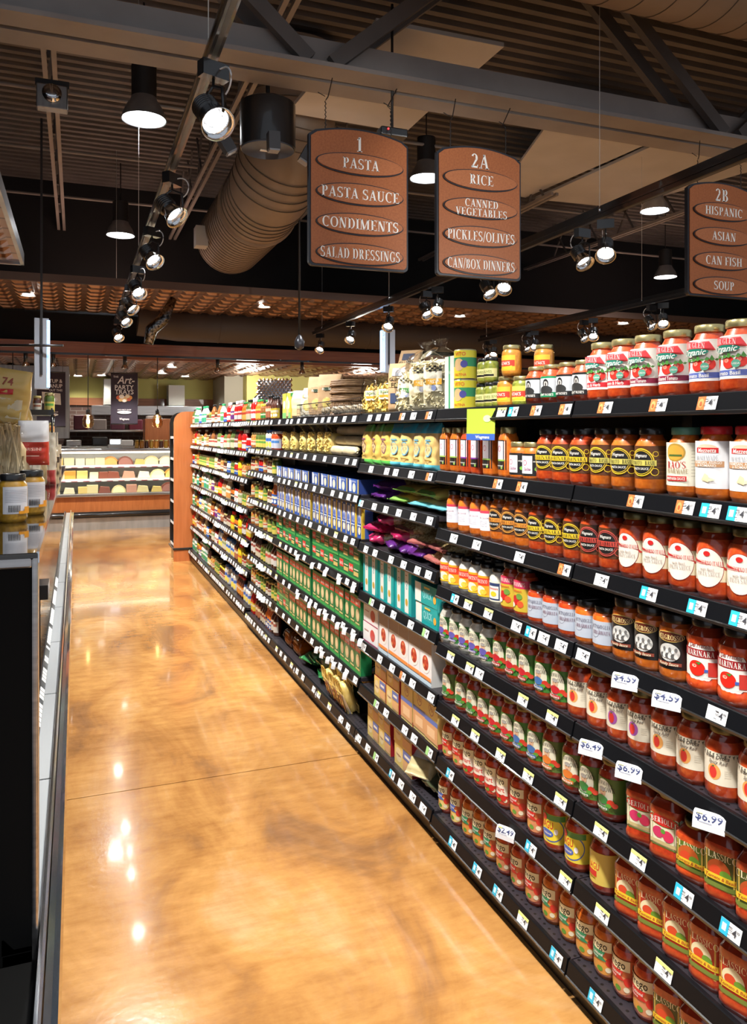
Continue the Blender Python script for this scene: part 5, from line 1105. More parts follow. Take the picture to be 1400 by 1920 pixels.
PASTA = noisy('egg_pasta', [(.3, (.80, .56, .12)), (.7, (.90, .72, .28))], nscale=20, rough=.4, name='egg_pasta'); PASTAW = noisy('pale_pasta', [(.3, (.85, .75, .48)), (.7, (.93, .87, .64))], nscale=20, rough=.4)
KRAFT = noisy('kraft_paper', [(.3, (.42, .26, .13)), (.7, (.50, .33, .18))], nscale=8, rough=.7); KRL = noisy('pale_paper', [(.3, (.62, .54, .40)), (.7, (.70, .63, .50))], nscale=8, rough=.6)
def a_oval(col, oc, txt='PASTA'):
    def f(c, W_, H): c.ell(0, H * .45, W_ * .24, W_ * .26, oc); c.ell(0, H * .45, W_ * .19, W_ * .21, col); c.text(txt, 0, H * .45, W_ * .1, (.2, .12, .05), maxw=W_ * .28); c.rect(-W_ * .2, W_ * .2, H * .62, H * .66, oc); c.rect(-W_ * .25, W_ * .25, H * .22, H * .24, (.5, .3, .05))
    return f
YB_ = (.74, .50, .12); WINM = noisy('noodle_window', [(.35, (.30, .17, .07)), (.5, (.60, .44, .20)), (.65, (.75, .62, .36))], nscale=60, rough=.2, coat=1, dist=1)
bag('yg', 'yellow pasta bag with green ends', .115, .07, .205, [(.16, (.10, .45, .08)), (.82, YB_), (1, (.12, .42, .08))], art=a_oval((.7, .5, .25), (.2, .07, .12)))
bag('yb', 'yellow pasta bag with blue ends', .12, .07, .205, [(.16, (.12, .55, .68)), (.80, (.76, .54, .20)), (1, (.05, .45, .66))], art=a_oval((.78, .6, .3), (.15, .35, .45)), seed=3)
bag('shell', 'clear bag of yellow shell pasta', .15, .11, .19, [(1, FILM)], inner=(PASTA, 'shell'), seed=5)
def a_weg(c, W_, H): c.rect(-W_ * .22, W_ * .22, H * .35, H * .60, (.78, .74, .62)); c.text('ORGANIC', 0, H * .53, W_ * .09, GRN, maxw=W_ * .36); c.rect(-W_ * .2, W_ * .2, H * .40, H * .46, (.75, .42, .05))
def a_check(col):
    def f(c, W_, H):
        k = W_ * .21
        c.rect(-k, k, H * .27, H * .54, (.76, .72, .60)); c.rect(-k, k, H * .36, H * .44, col); c.ell(0, H * .315, W_ * .07, W_ * .07, (.2, .25, .45)); c.text('PASTA', 0, H * .40, W_ * .08, W1, maxw=k * 1.8)
        for i in range(6):
            for j in range(3):
                if (i + j) % 2: c.rect(-k + i * k / 3, -k + (i + 1) * k / 3, H * (.54 + .025 * j), H * (.565 + .025 * j), BK)
    return f
bag('cb1', 'clear bag of pale pasta with checkered orange label', .17, .12, .31, [(1, FILM)], art=a_check((.80, .42, .05)), top='tie', inner=(PASTAW, 'mix'), seed=8)
bag('cb2', 'clear bag of pasta with checkered green label', .15, .11, .25, [(1, FILM)], art=a_check((.05, .30, .06)), top='tie', inner=(PASTAW, 'mix'), seed=9)
bag('cb3', 'clear bag of yellow noodles with paper label', .14, .09, .20, [(1, FILM)], art=a_weg, inner=(PASTA, 'mix'), seed=12)
bag('kr', 'brown paper pasta bag with folded top', .16, .09, .27, [(1, KRAFT)], amp=.004, art=lambda c, W_, H: (c.rect(-W_ * .26, W_ * .26, H * .18, H * .74, (.50, .34, .2)), c.ell(0, H * .33, W_ * .24, W_ * .24, (.62, .45, .2)), c.ell(0, H * .33, W_ * .2, W_ * .2, PASTA), c.rect(-W_ * .14, W_ * .14, H * .62, H * .69, (.05, .08, .05)), c.text('FARRO', 0, H * .655, W_ * .09, W1)), top='paper', seed=15)
bag('kf', 'tan paper bag of gluten free pasta', .12, .08, .24, [(1, KRAFT)], amp=.004, art=lambda c, W_, H: (c.rect(-W_ * .42, W_ * .42, H * .52, H * .72, (.55, .38, .18)), c.text('GLUTEN', 0, H * .68, W_ * .14, BK, maxw=W_ * .7), c.text('FREE', 0, H * .56, W_ * .18, BK, maxw=W_ * .7), c.rect(-W_ * .3, W_ * .3, H * .2, H * .4, (.05, .07, .14)), c.rect(-W_ * .25, W_ * .25, H * .74, H * .9, (.05, .06, .1))), top='paper', seed=16)
bag('wb', 'white paper pasta bag with clear window', .13, .09, .20, [(1, KRL)], amp=.006, art=lambda c, W_, H: (c.ell(0, H * .4, W_ * .25, H * .18, PASTA), c.rect(-W_ * .3, W_ * .3, H * .65, H * .75, (.75, .42, .1))), seed=17)
bag('gb', 'clear bag with pale green and orange label', .12, .09, .19, [(.35, (.68, .50, .28)), (1, (.55, .62, .38))], seed=18)
bag('flY', 'flat yellow pasta packet', .17, .05, .26, [(.10, (.25, .5, .1)), (.92, (.74, .50, .12)), (1, (.25, .5, .1))], art=a_oval((.8, .65, .3), (.3, .5, .1)), top='pillow', seed=21)
bag('flB', 'flat cream and blue pasta packet', .17, .05, .26, [(.12, (.15, .50, .58)), (.90, (.76, .66, .38)), (1, (.15, .48, .58))], art=a_oval((.8, .7, .5), (.2, .5, .55)), top='pillow', seed=22)
bag('flP', 'crimson noodle packet with clear window', .16, .06, .25, [(.30, (.42, .012, .09)), (.72, WINM), (1, (.45, .015, .10))], art=lambda c, W_, H: (c.rect(-W_ * .3, W_ * .3, H * .12, H * .2, (.8, .3, .4)),), amp=.012, top='pillow', seed=23)
bag('flV', 'purple noodle packet with clear window', .16, .06, .25, [(.34, (.09, .015, .17)), (.74, WINM), (1, (.10, .015, .18))], amp=.012, top='pillow', seed=24)
bag('flG', 'tan noodle packet with golden window', .16, .06, .25, [(.12, (.32, .10, .09)), (.88, WINM), (1, (.3, .08, .08))], amp=.014, top='pillow', seed=25)
bag('grB', 'green noodle bag with red mark', .17, .08, .24, [(.5, (.015, .16, .04)), (1, (.03, .24, .06))], art=lambda c, W_, H: (c.rect(-W_ * .2, W_ * .2, H * .6, H * .72, RED), c.ell(0, H * .35, W_ * .2, W_ * .18, (.6, .45, .15))), amp=.01, top='pillow', seed=26)
bag('brB', 'brown clear bag of noodles with purple label', .2, .12, .26, [(1, film_mat('amber_film', (.75, .5, .25), .12))], art=lambda c, W_, H: (c.ell(0, H * .45, W_ * .25, W_ * .2, (.2, .05, .3)), c.ell(0, H * .47, W_ * .15, W_ * .08, W1)), inner=(noisy('brown_noodles', [(.3, (.4, .2, .06)), (.7, (.6, .35, .12))], nscale=20), 'shell'), seed=27)
bag('whB', 'white and silver snack packet slumped on its side', .14, .07, .24, [(.3, (.45, .38, .2)), (1, (.74, .74, .74))], art=lambda c, W_, H: (c.ell(0, H * .6, W_ * .22, W_ * .2, (.75, .45, .45)), c.text('Amore', 0, H * .6, W_ * .12, (.5, .1, .1))), amp=.012, top='pillow', seed=28)
bag('olB', 'olive and black snack packet', .14, .06, .22, [(.3, (.07, .08, .04)), (.6, (.35, .33, .12)), (1, (.06, .06, .04))], amp=.012, top='pillow', seed=29)
def putb(k, x, y, z, l, b, rot=(0, 0, 0), extra='', nm='pasta_bag'):
    q = K[k]; o = bpy.data.objects.new(nm, None); C.objects.link(o); o.location = (x, y, z); o.rotation_euler = rot; o['category'] = 'bag'; o.empty_display_size = .03
    for pn, me in q['P']: c = bpy.data.objects.new(pn, me); C.objects.link(c); c.parent = o
    REG.setdefault((k, l, b if b > 1 else 'n', extra), []).append((y, o, b)); return o
# level 1 (second shelf): yellow bags, shells, wrapped rolls
X = WX + .06
for i, px in enumerate((696, 715, 733, 752, 772, 796, 818)): putb('yg' if i < 3 else 'yb', X, yof(px, X), surf(1, 2) - .004, 1, 2, (0, 0, random.uniform(-.15, .15)))
for i, px in enumerate((544, 560, 578, 594, 612, 626)): b = bay_of(yof(px, X + .02)); putb('shell', X + .02, yof(px, X + .02), surf(1, b) - .003, 1, 3 if False else b, (0, 0, random.uniform(-.1, .1)))
PAP = noisy('waxed_paper', [(.3, (.66, .52, .30)), (.7, (.76, .66, .44))], nscale=14, rough=.5)
m = MB(); m.tube([(-.0, -.13, .028), (0, -.11, .030), (0, .11, .031), (0, .13, .026)], [.006, .027, .027, .006], PAP, 14); ROLL = m.mesh('roll')
i = 0; rolls = []
for j, px in enumerate((636, 657)):
    for z in range(3):
        o = bpy.data.objects.new('paper_wrapped_pasta', ROLL); C.objects.link(o); o.location = (WX + .06 + .03 * z, yof(px, WX + .06) + .012 * z, surf(1, 3) + .056 * z); o.rotation_euler = (0, 0, .06 * (z - 1)); rolls.append(o)
        tag(o, 'cream paper wrapped pasta roll, %s of the %s stack on the second shelf' % (('bottom', 'middle', 'top')[z], ('left', 'right')[j]), 'pasta roll', 'paper wrapped pasta rolls')
for i, (px, k, dz) in enumerate(((720, 'flP', 0), (700, 'flP', .05))): pass
def flat(k, x, px, z, l, yaw=0, extra='', pitch=0): 
    return putb(k, x, yof(px, x), z, l, 2, (0, PI / 2 + pitch, yaw), extra)
for i, (k, px, dz) in enumerate((('flV', 705, 0), ('flV', 715, .05), ('flY', 742, 0), ('flY', 752, .05), ('flB', 782, 0), ('flY', 790, .05), ('flB', 815, 0))):
    o = flat(k, WX + .02, px, surf(2, 2) + .028 + dz, 2, random.uniform(-.15, .15))
for i, (k, px, dz) in enumerate((('flP', 692, 0), ('flP', 700, .06), ('flP', 708, .12), ('flV', 725, 0), ('flP', 735, .06), ('flV', 748, .0), ('flG', 752, .10), ('flV', 772, 0), ('flG', 785, .06), ('flG', 805, 0), ('flG', 815, .06))):
    flat(k, WX + .015, px, surf(3, 2) + .032 + dz * .9, 3, random.uniform(-.35, .35), pitch=random.uniform(-.1, .1))
# bottom shelf bags (fourth/fifth bays) and yogurt-like tubs
for i, (px, k) in enumerate(((536, 'brB'), (552, 'brB'))): putb(k, WX + .03, yof(px, WX + .03), surf(7, 4) + .055, 7, 4, (0, PI / 2, 0))
for i, (px, dz) in enumerate(((572, 0), (584, .05), (596, 0), (600, .07), (614, 0), (610, .05), (628, 0))): putb('grB', WX + .02, yof(px, WX + .02), surf(7, 3) + .045 + dz, 7, 3, (0, PI / 2 + random.uniform(-.1, .1), random.uniform(-.4, .4)))
BAR = (.78, .76, .7)
def tray(c, W_, H):
    c.rect(-W_ * .46, W_ * .46, H * .05, H * .55, BAR)
    for i in range(7): c.rect(-W_ * .4 + i * W_ * .12, -W_ * .36 + i * W_ * .12, H * .1, H * .5, RED if i % 2 else BK)
bag('tray', 'clear pack of spaghetti with red striped label', .12, .07, .24, [(1, FILM)], art=tray, inner=(PASTA, 'long'), seed=31)
for i, px in enumerate((634, 648, 661)): putb('tray', WX + .05, yof(px, WX + .05), surf(7, 3), 7, 3, (0, -.35, random.uniform(-.1, .1)))
for i, (k, px, dz) in enumerate((('whB', 790, .01), ('olB', 806, .0), ('olB', 815, .06), ('whB', 812, .0))): putb(k, WX + .0 + .02 * i, yof(px, WX + .02), surf(7, 2) + .04 + dz, 7, 2, (0, PI / 2 - .5 * (i == 0), .5 - .4 * i))
for px in (666, 682): putb('tray', WX + .06, yof(px, WX + .06) - .0, surf(6, 2), 6, 2, (0, 1.2, 0)) if px > 670 else None
# top shelf of bays two to five: bagged specialities
S0 = surf(0, 2)
for k, px, x, nm in (('cb1', 826, .1, 'pasta_bag'), ('cb1', 799, .09, 'pasta_bag'), ('cb2', 773, .08, 'pasta_bag'), ('kf', 752, .1, 'paper_bag'), ('cb3', 728, .07, 'pasta_bag'), ('cb3', 704, .07, 'pasta_bag')): putb(k, WX + x, yof(px, WX + x), S0, 0, 2 if px > 690 else 3, (0, 0, random.uniform(.6, .9)), nm=nm)
putb('kf', WX + .2, yof(764, WX + .2), S0 + .09, 0, 2, (0, .2, .7), extra='behind', nm='paper_bag')
for px in (620, 600): putb('kr', WX + .13, yof(px, WX + .13), S0, 0, 3, (0, 0, .8), nm='paper_bag')
for px in (582,): putb('wb', WX + .08, yof(px, WX + .08), S0, 0, 4, (0, .1, .7), nm='paper_bag')
for px in (553, 564): putb('gb', WX + .07, yof(px, WX + .07), S0, 0, 4, (0, 0, .7))
carton('gfb', 'tall green and white gluten free pasta box', 'box', .06, .085, .21, (.72, .74, .7), lambda c, W_, H: (c.rect(-W_ / 2, W_ / 2, 0, H, (.02, .35, .12)), c.rect(-W_ / 2, -W_ * .1, 0, H, (.75, .77, .74)), c.text('Gluten Free', W_ * .2, H * .7, .01, W1, maxw=W_ * .5)), lambda c, D, H: (c.rect(0, D, 0, H, (.02, .34, .13)), c.rect(.006, .02, .02, H - .02, (.5, .75, .7)), c.rect(D * .45, D * .95, H * .5, H * .8, (.04, .25, .08)), c.rect(D * .05, D * .8, 0, H * .3, (.72, .75, .72))))
for px in (853, 843): putc('gfb', WX + .02 , yof(px, WX + .02), surf(0, 1), 0, 1)
carton('yoB', 'yellow and green upright box', 'box', .07, .10, .18, (.74, .62, .08), lambda c, W_, H: (c.rect(-W_ / 2, W_ / 2, 0, H, (.76, .64, .08)), c.rect(-W_ / 2, W_ / 2, 0, H * .25, (.2, .5, .15)), c.ell(0, H * .55, W_ * .3, W_ * .3, W1)), lambda c, D, H: (c.rect(0, D, 0, H, (.75, .6, .08)), c.rect(0, D, H * .85, H, (.1, .4, .1))))
for px in (533, 541): putc('yoB', WX + .02, yof(px, WX + .02), surf(0, 4), 0, 4)
WICK = noisy('wicker', [(.3, (.17, .085, .035)), (.7, (.38, .22, .10))], (1, 1, 4), 30, rough=.6, bump=.5); 
for j in range(5):
    m = MB(); z = j * .042
    for k in range(3): m.tube([(.13 * (1 - .03 * k) * math.cos(a), .15 * (1 - .03 * k) * math.sin(a), .01 + k * .012) for a in [2 * PI * i / 20 for i in range(20)]], .0085, WICK, 6, closed=True)
    m.lathe([(.12, .002), (.12, .008)], WICK, 20)
    o = m.build('wicker_tray', loc=(WX + .16, yof(662, WX + .16), surf(0, 3) + z + .001)); tag(o, 'round brown wicker tray in the top shelf stack, %s' % ('lowest', 'second from the bottom', 'middle one', 'second from the top', 'topmost')[j], 'tray', 'stacked wicker trays')
m = MB(); ya, yb = yof(682, WX + .01), yof(562, WX + .01); L = yb - ya
def wire(p, q, r=.0022): m.tube([p, q], r, BLK, 5)
for z in (0.004, .085): 
    for xx in (0, .10): wire((xx, 0, z), (xx, L, z), .003)
    for yy in (0, L): wire((0, yy, z), (.10, yy, z), .003)
for i in range(46): yy = L * i / 45; wire((0, yy, .004), (0, yy, .085), .0012)
for zz in (.03, .057): wire((0, 0, zz), (0, L, zz), .0012)
for yy in (0, L):
    for i in range(6): wire((i * .02, yy, .004), (i * .02, yy, .085), .0012)
o = m.build('wire_basket', loc=(WX - .008, ya, surf(0, 3)), fix=False); tag(o, 'long black wire basket in front of the paper bags, top shelf', 'basket')
for i in range(7):
    y = ya + .08 + i * .11; m = MB(); m.tube([(0, -.04, 0), (0, -.03, .01), (0, .03, .012), (0, .04, 0)], [.006, .02, .022, .006], pm((.62, .5, .34), .5, coat=.5), 10); o = m.build('biscuit_packet', loc=(WX + .04, y, surf(0, 3) + .025)); o.rotation_euler = (0, 0, random.uniform(-.6, .6)); tag(o, 'small beige packet inside the wire basket, %s from the right' % ORD[i + 1], 'packet', 'packets in the wire basket')
# ---- condiments: far bays
def cap_(col): return pm(col, .35, name='cap')
def d_simple(lc, tc, hi=.62, lo=.15, dot=None):
    lc = tuple(v * .8 for v in lc)
    def f(c, R, H):
        wrap(c, R, 1.25, lo * H, hi * H, lc); wrap(c, R, .9, (lo + (hi - lo) * .55) * H, (lo + (hi - lo) * .8) * H, tc)
        if dot: c.ell(.004, (lo + (hi - lo) * .28) * H, R * .45, R * .45, dot)
    return f
def far(name, desc, R, H, b, l, lc, tc, style, obj='sauce_bottle', hi=.56, lo=.1, dot=None): kind(name, desc, 'bottle' if 'bottle' in obj else 'jar', R, H, b, l, d_simple(lc, tc, hi, lo, dot), style, obj=obj, n=12)
KET = pm((.52, .012, .01), .25, coat=.6); MUSY = pm((.80, .60, .02), .3, coat=.5); WHP = pm((.76, .75, .70), .35, coat=.4); CLG = noisy('clear_vinegar', [(.3, (.42, .46, .44)), (.7, (.58, .62, .60))], nscale=5, rough=.1, coat=1)
GRNL = pm((.10, .16, .03), .3, coat=.8); CRML = pm((.62, .54, .34), .3, coat=.8); VIN = pm((.30, .11, .03), .25, coat=.8)
far('ket', 'red ketchup bottle with white cap', .033, .19, KET, cap_((.8, .8, .8)), (.75, .70, .68), (.5, .02, .02), 'squeeze', hi=.5, lo=.12); far('mus', 'yellow mustard bottle', .03, .17, MUSY, cap_((.72, .03, .02)), (.78, .62, .04), (.6, .03, .02), 'squeeze', hi=.5)
far('hot', 'orange sauce bottle with green cap', .028, .17, pm((.66, .17, .02), .25, coat=.8), cap_((.05, .35, .08)), (.72, .45, .10), (.5, .05, .02), 'bottle'); far('bbq', 'dark barbecue sauce bottle', .034, .19, S_BRN, cap_((.02, .02, .02)), (.45, .16, .08), (.70, .62, .4), 'bottle')
far('bbw', 'dark barbecue bottle with white label', .034, .19, S_BRN, cap_((.5, .03, .02)), (.72, .70, .66), (.3, .05, .03), 'bottle', lo=.15); far('may', 'white mayonnaise jar with blue label', .043, .15, WHP, cap_((.03, .12, .45)), (.70, .70, .66), (.04, .14, .5), 'wide', 'mayonnaise_jar', .7, dot=(.78, .62, .1))
far('mab', 'large white mayonnaise jar with blue lid', .055, .18, WHP, cap_((.02, .08, .35)), (.72, .74, .74), (.04, .14, .5), 'wide', 'mayonnaise_jar', .7, dot=(.8, .65, .1)); far('ran', 'white dressing bottle with green label', .03, .19, WHP, cap_((.03, .30, .1)), (.10, .34, .12), (.8, .8, .7), 'bottle', 'dressing_bottle')
far('dre', 'creamy dressing bottle with orange label', .03, .19, CRML, cap_((.7, .7, .7)), (.70, .32, .08), (.8, .76, .6), 'bottle', 'dressing_bottle'); far('ita', 'golden dressing bottle', .03, .19, VIN, cap_((.8, .8, .78)), (.70, .66, .52), (.2, .3, .08), 'bottle', 'dressing_bottle')
far('oil', 'green oil bottle with dark cap', .028, .2, GRNL, cap_((.02, .02, .02)), (.70, .64, .42), (.12, .18, .05), 'bottle', 'oil_bottle'); far('vin', 'clear vinegar jug with red label', .06, .27, CLG, cap_((.75, .75, .75)), (.62, .03, .02), (.8, .62, .1), 'jug', 'vinegar_jug', .48, .14, (.8, .6, .1))
far('pik', 'green pickle jar with yellow label', .04, .13, GRNL, GOLD, (.70, .58, .12), (.1, .3, .05), 'wide', 'pickle_jar'); far('oli', 'clear jar of mixed peppers', .038, .13, noisy('peppers', [(.35, (.5, .45, .1)), (.6, (.55, .1, .03))], nscale=60, rough=.3, coat=1), GOLD, (.7, .66, .5), (.5, .1, .05), 'wide', 'pepper_jar', .5, .2)
far('rel', 'small brown jar with white label', .034, .11, S_BRN, cap_((.5, .4, .15)), (.72, .68, .58), (.3, .1, .05), 'wide', 'condiment_jar'); far('ras', 'red salsa jar with blue label', .042, .14, S_RED, cap_((.8, .8, .8)), (.60, .62, .72), (.06, .2, .5), 'wide', 'salsa_jar', .6)
far('sod', 'clear bottle with green label', .033, .20, CLG, cap_((.03, .4, .15)), (.05, .36, .2), (.75, .8, .7), 'bottle', 'clear_bottle'); far('cap', 'small dark bottle with cream label', .025, .16, S_BRN, cap_((.02, .02, .02)), (.68, .60, .44), (.3, .05, .04), 'bottle')
VARS = []
CN = {'red': (.50, .015, .012), 'yellow': (.74, .54, .05), 'blue': (.04, .13, .48), 'green': (.04, .25, .06), 'cream': (.66, .58, .42), 'orange': (.70, .26, .03), 'purple': (.16, .03, .22), 'white': (.72, .71, .68), 'black': (.015, .015, .015)}
BODY = {'brown': S_BRN, 'red': KET, 'golden': VIN, 'green': GRNL, 'cream': CRML, 'orange': S_ORG, 'pale': WHP}
for i, (bn, ln, cn, st) in enumerate([('brown', 'yellow', 'black', 'bottle'), ('brown', 'orange', 'red', 'bottle'), ('golden', 'cream', 'black', 'bottle'), ('golden', 'red', 'yellow', 'bottle'), ('green', 'cream', 'black', 'bottle'), ('red', 'yellow', 'green', 'bottle'), ('orange', 'blue', 'white', 'bottle'),
        ('cream', 'purple', 'black', 'bottle'), ('pale', 'blue', 'blue', 'wide'), ('pale', 'red', 'red', 'wide'), ('brown', 'cream', 'yellow', 'wide'), ('golden', 'green', 'yellow', 'wide'), ('green', 'white', 'yellow', 'wide'), ('orange', 'black', 'black', 'wide'), ('red', 'blue', 'white', 'wide'), ('cream', 'orange', 'green', 'squeeze')]):
    R_ = (.027, .031, .029)[i % 3] if st != 'wide' else (.035, .039)[i % 2]; H_ = (.17, .185, .2)[i % 3] if st != 'wide' else (.115, .13)[i % 2]
    far('v%d' % i, '%s %s with %s label and %s cap' % (bn, 'jar' if st == 'wide' else 'bottle', ln, cn), R_, H_, BODY[bn], cap_(CN[cn]), CN[ln], CN['cream' if ln not in ('cream', 'white') else 'red'], st, 'condiment_jar' if st == 'wide' else 'sauce_bottle', (.5, .56, .46)[i % 3], (.08, .14)[i % 2], CN['white'] if i % 3 == 0 else None)
    VARS.append('v%d' % i)
PLAN = {  # bay: per shelf, kinds from the far end to the near end
 5: ['ket hot bbq', 'ket may ras', 'mus oli rel pik', 'oli ran pik rel', 'mus bbw hot dre', 'bbw cap bbw', 'bbw bbq rel', 'bbq cap bbw'],
 6: ['ket ket hot', 'oil bbw ket', 'pik mus oli', 'ita pik oli', 'mus mus bbw', 'may bbq mus', 'mab may', 'mab'],
 7: ['rel ran ket', 'cap oil ita', 'cap oil rel', 'ita dre', 'bbq rel cap', 'mab ita may', 'vin mab'],
 8: ['sod sod rel', 'ita oli cap', 'oil ran sod', 'dre sod ran', 'ran dre', 'bbw dre ita', 'ran sod vin'],
 9: ['sod ran', 'ita oli', 'hot ket', 'ran sod', 'ran may', 'dre bbw', 'sod ran']}
LV[5] = LV[3]; 
rf = random.Random(5)
for b, rows in PLAN.items():
    y0, y1 = YB[b] + .012, YB[b + 1] - .012
    for l in range(len(LV[b])):
        ks = rows[min(l, len(rows) - 1)].split()
        for e in range(1 if 'mab' in ks or 'vin' in ks else 2): ks.insert(rf.randrange(len(ks) + 1), rf.choice([v for v in VARS if v not in ks]))
        seg = (y1 - y0) / len(ks); gapz = (LV[b][l - 1] - surf(l, b) - LIPH / 2 - .015) if l else 9
        for i, k in enumerate(ks):
            while K[k]['H'] > gapz: k = 'rel' if K['pik']['H'] > gapz else rf.choice(('pik', 'oli'))
            R = K[k]['R']; a, z = y1 - i * seg, y1 - (i + 1) * seg; y = a - R
            while y > z + R - .004:
                put(k, WX + .012 + R, y, surf(l, b), l, b, jit=.2)
                if l == 0 and R < .036 and rf.random() < .6 and K[k]['H'] < .18: put(k, WX + .012 + R + 2 * R + .01, y - .01, surf(l, b), l, b, jit=.2, extra='behind')
                y -= 2 * R + rf.uniform(.002, .012)
# ---- labels for everything on the shelves
EXW = {'': '', 'behind': 'back row ', 'upper': 'upper '}
for (k, l, b, ex), lst in REG.items():
    lst.sort(key=lambda q: -q[0]); n = len(lst); d = K[k]['desc']
    lv = lvname(l, b if b != 'n' else 1)
    where = '%s shelf' % lv if b == 'n' else '%s shelf of %s bay' % (lv, BAYN[b])
    for i, (y, o, bb) in enumerate(lst):
        pos = '' if n == 1 else (', %s from left' % ORD[i + 1] if i < 16 else '')
        pre = {'': '', 'behind': 'back row ', 'upper': 'upper '}[ex]
        lab = pre + d + ', ' + where + pos
        if len(lab.split()) > 16: lab = lab.replace(' from left', '').replace(' of ', ' ')
        o['label'] = lab
        if n > 1: o['group'] = '%s on the %s' % (d.split(',')[0] , where)
        assert 4 <= len(lab.split()) <= 16, lab
# ---- hanging shelf tickets
def ticket(px, l, b, text, label, w_=.07, h=.075, grp='tickets hanging from the shelf edges', curl=.5, xo=0):
    y = yof(px, WX - .03); z = LV[b][l] + LIPH * .1
    def f(s, t, L): 
        a = t / h; x = -.012 - curl * .9 * h * math.sin(a * 1.3); return (x - L * .7, -s, -h * a * a * .55 + .006 * math.sin(a * 3) + L * .7)
    c = Canvas(lambda s, t, L: f(s, h - t, L), e=.0005, step=.02); m = c.mb
    c.grid(-w_ / 2, w_ / 2, 0, h, (.60, .61, .64), nt=6)
    if text: c.text(text, 0, h * .42, h * .3, (.03, .04, .12), maxw=w_ * .85); c.rect(-w_ * .3, w_ * .3, h * .66, h * .68, (.35, .38, .5)); c.rect(-w_ * .3, w_ * .1, h * .2, h * .22, (.35, .38, .5)); c.rect(-w_ * .4, -w_ * .2, h * .5, h * .6, (.7, .65, .1))
    o = m.mesh('ticket'); ob = bpy.data.objects.new('shelf_ticket', o); C.objects.link(ob); ob.location = (WX + xo, y, z); tag(ob, label, 'price ticket', grp)
    ob.rotation_euler = (0, 0, .5)
for px, l, b, tx, lb in ((1163, 3, 0, '$4.59', 'white hanging ticket reading $4.59, fourth shelf, left one'), (1240, 3, 0, '$4.59', 'white hanging ticket reading $4.59, fourth shelf, right one'), (1100, 4, 0, '$6.49', 'white hanging ticket, fifth shelf, leftmost of three'), (1170, 4, 0, '$6.99', 'white hanging ticket reading $6.99, fifth shelf, middle of three'), (1318, 4, 0, '$6.99', 'white hanging ticket reading $6.99, fifth shelf, rightmost of three'), (942, 6, 1, '$2.49', 'white hanging ticket on the seventh shelf below the sauces')):
    ticket(px, l, b, tx, lb, .07, .062, 'priced white tickets hanging from the shelf edges')
n_ = 0
for l, pxs in ((4, (556, 583, 607, 633, 659)), (5, (556, 578, 596, 608, 630, 643, 659, 672)), (6, (591, 601, 612, 623, 644)), (7, (552, 593, 636, 655, 668))):
    for i, px in enumerate(pxs):
        n_ += 1; ticket(px, l, 3 if px > 581 else 4, '', 'curled blank white ticket on the %s green pasta shelf edge, %s from left' % (('upper', 'middle', 'lower', 'lowest')[l - 4], ORD[i + 1]), .030, .06, 'curled white tickets below the green pasta boxes', .5)
rr2 = random.Random(2)
for b in (5, 6, 7, 8):
    for l in range(len(LV[b])):
        if rr2.random() < .8:
            y = rr2.uniform(YB[b] + .1, YB[b + 1] - .3)
            for j in range(3):
                px = 700 + F * ((WX * cs_ - (y + j * .08) * sn_) / (WX * sn_ + (y + j * .08) * cs_))
                ticket(px, l, b, '', 'white ticket curling off the %s shelf edge of the %s bay, %s from right' % (lvname(l, b), BAYN[b], ORD[j + 1]), .045, .045, 'white tickets curling off the condiment shelves', .6)
# green sale card on the top shelf edge
y = yof(898, WX - .03); c = Canvas(lambda s, t, L: (-.03 - L - .1 * (.11 - t) * .3, -s, t - .095), e=.0006, step=1)
c.rect(-.065, .065, 0, .11, (.42, .58, .06)); c.rect(-.065, .065, 0, .022, (.05, .12, .45)); c.ell(.03, .075, .018, .012, (.75, .8, .4)); c.text('Wegmans', .01, .011, .011, W1)
me = c.mb.mesh('card'); ob = bpy.data.objects.new('sale_card', me); C.objects.link(ob); ob.location = (WX, y, 1.70); ob.rotation_euler = (0, 0, .35); tag(ob, 'lime green sale card hanging from the top shelf edge', 'sale card')
# ================================================================ LEFT CASE
lc = thing('island_display_case', 'long low display case with black end panel and steel grille at left', 'display case', (0, 0, 0))
def lp(nme, fn, bevel=0, par=None): m = MB(); fn(m); return m.build(nme, par or lc, bevel=bevel)
DZ = .50; Y0, Y1 = .7, 11.6
def prf(m, pts, mt, a=Y0, b=Y1): m.prism(pts, 1, a, b, mt)
BUMP = pm((.02, .028, .04), .12, coat=1, name='bumper_gloss')
lp('bumper', lambda m: prf(m, [(-.06, DZ - .06), (-.045, DZ - .07), (-.033, DZ - .062), (-.028, DZ - .03), (-.033, DZ - .0), (-.045, DZ + .006), (-.06, DZ)], BUMP))
lp('rim', lambda m: prf(m, [(-.062, DZ + .0), (-.062, DZ + .03), (-.068, DZ + .034), (-.075, DZ + .034), (-.078, DZ + .012), (-.078, DZ)], CHROME))
def grille_mat():
    m, t, b = base_mat('perforated_grille'); v = t.nodes.new('ShaderNodeTexVoronoi'); v.inputs['Scale'].default_value = 95; v.inputs['Randomness'].default_value = 0
    t.links.new(coords(t, (1, .7, 1)), v.inputs[0]); t.links.new(ramp(t, v.outputs['Distance'], [(.24, (.05, .05, .05)), (.32, (.55, .58, .60))]), b.inputs['Base Color']); b.inputs['Roughness'].default_value = .3; b.inputs['Metallic'].default_value = .5; return m
GR = grille_mat()
for i in range(11):
    a = 1.87 + i * .885; lp('grille', lambda m: m.box((-.128, a, DZ - .01), (-.078, a + .875, DZ + .0), GR))
tr = lp('tag_rail', lambda m: prf(m, [(-.152, DZ - .01), (-.152, DZ + .025), (-.148, DZ + .025), (-.128, DZ), (-.128, DZ - .01)], BLK, 1.87, Y1))
i = 0; rt2 = random.Random(4); y = 2.0
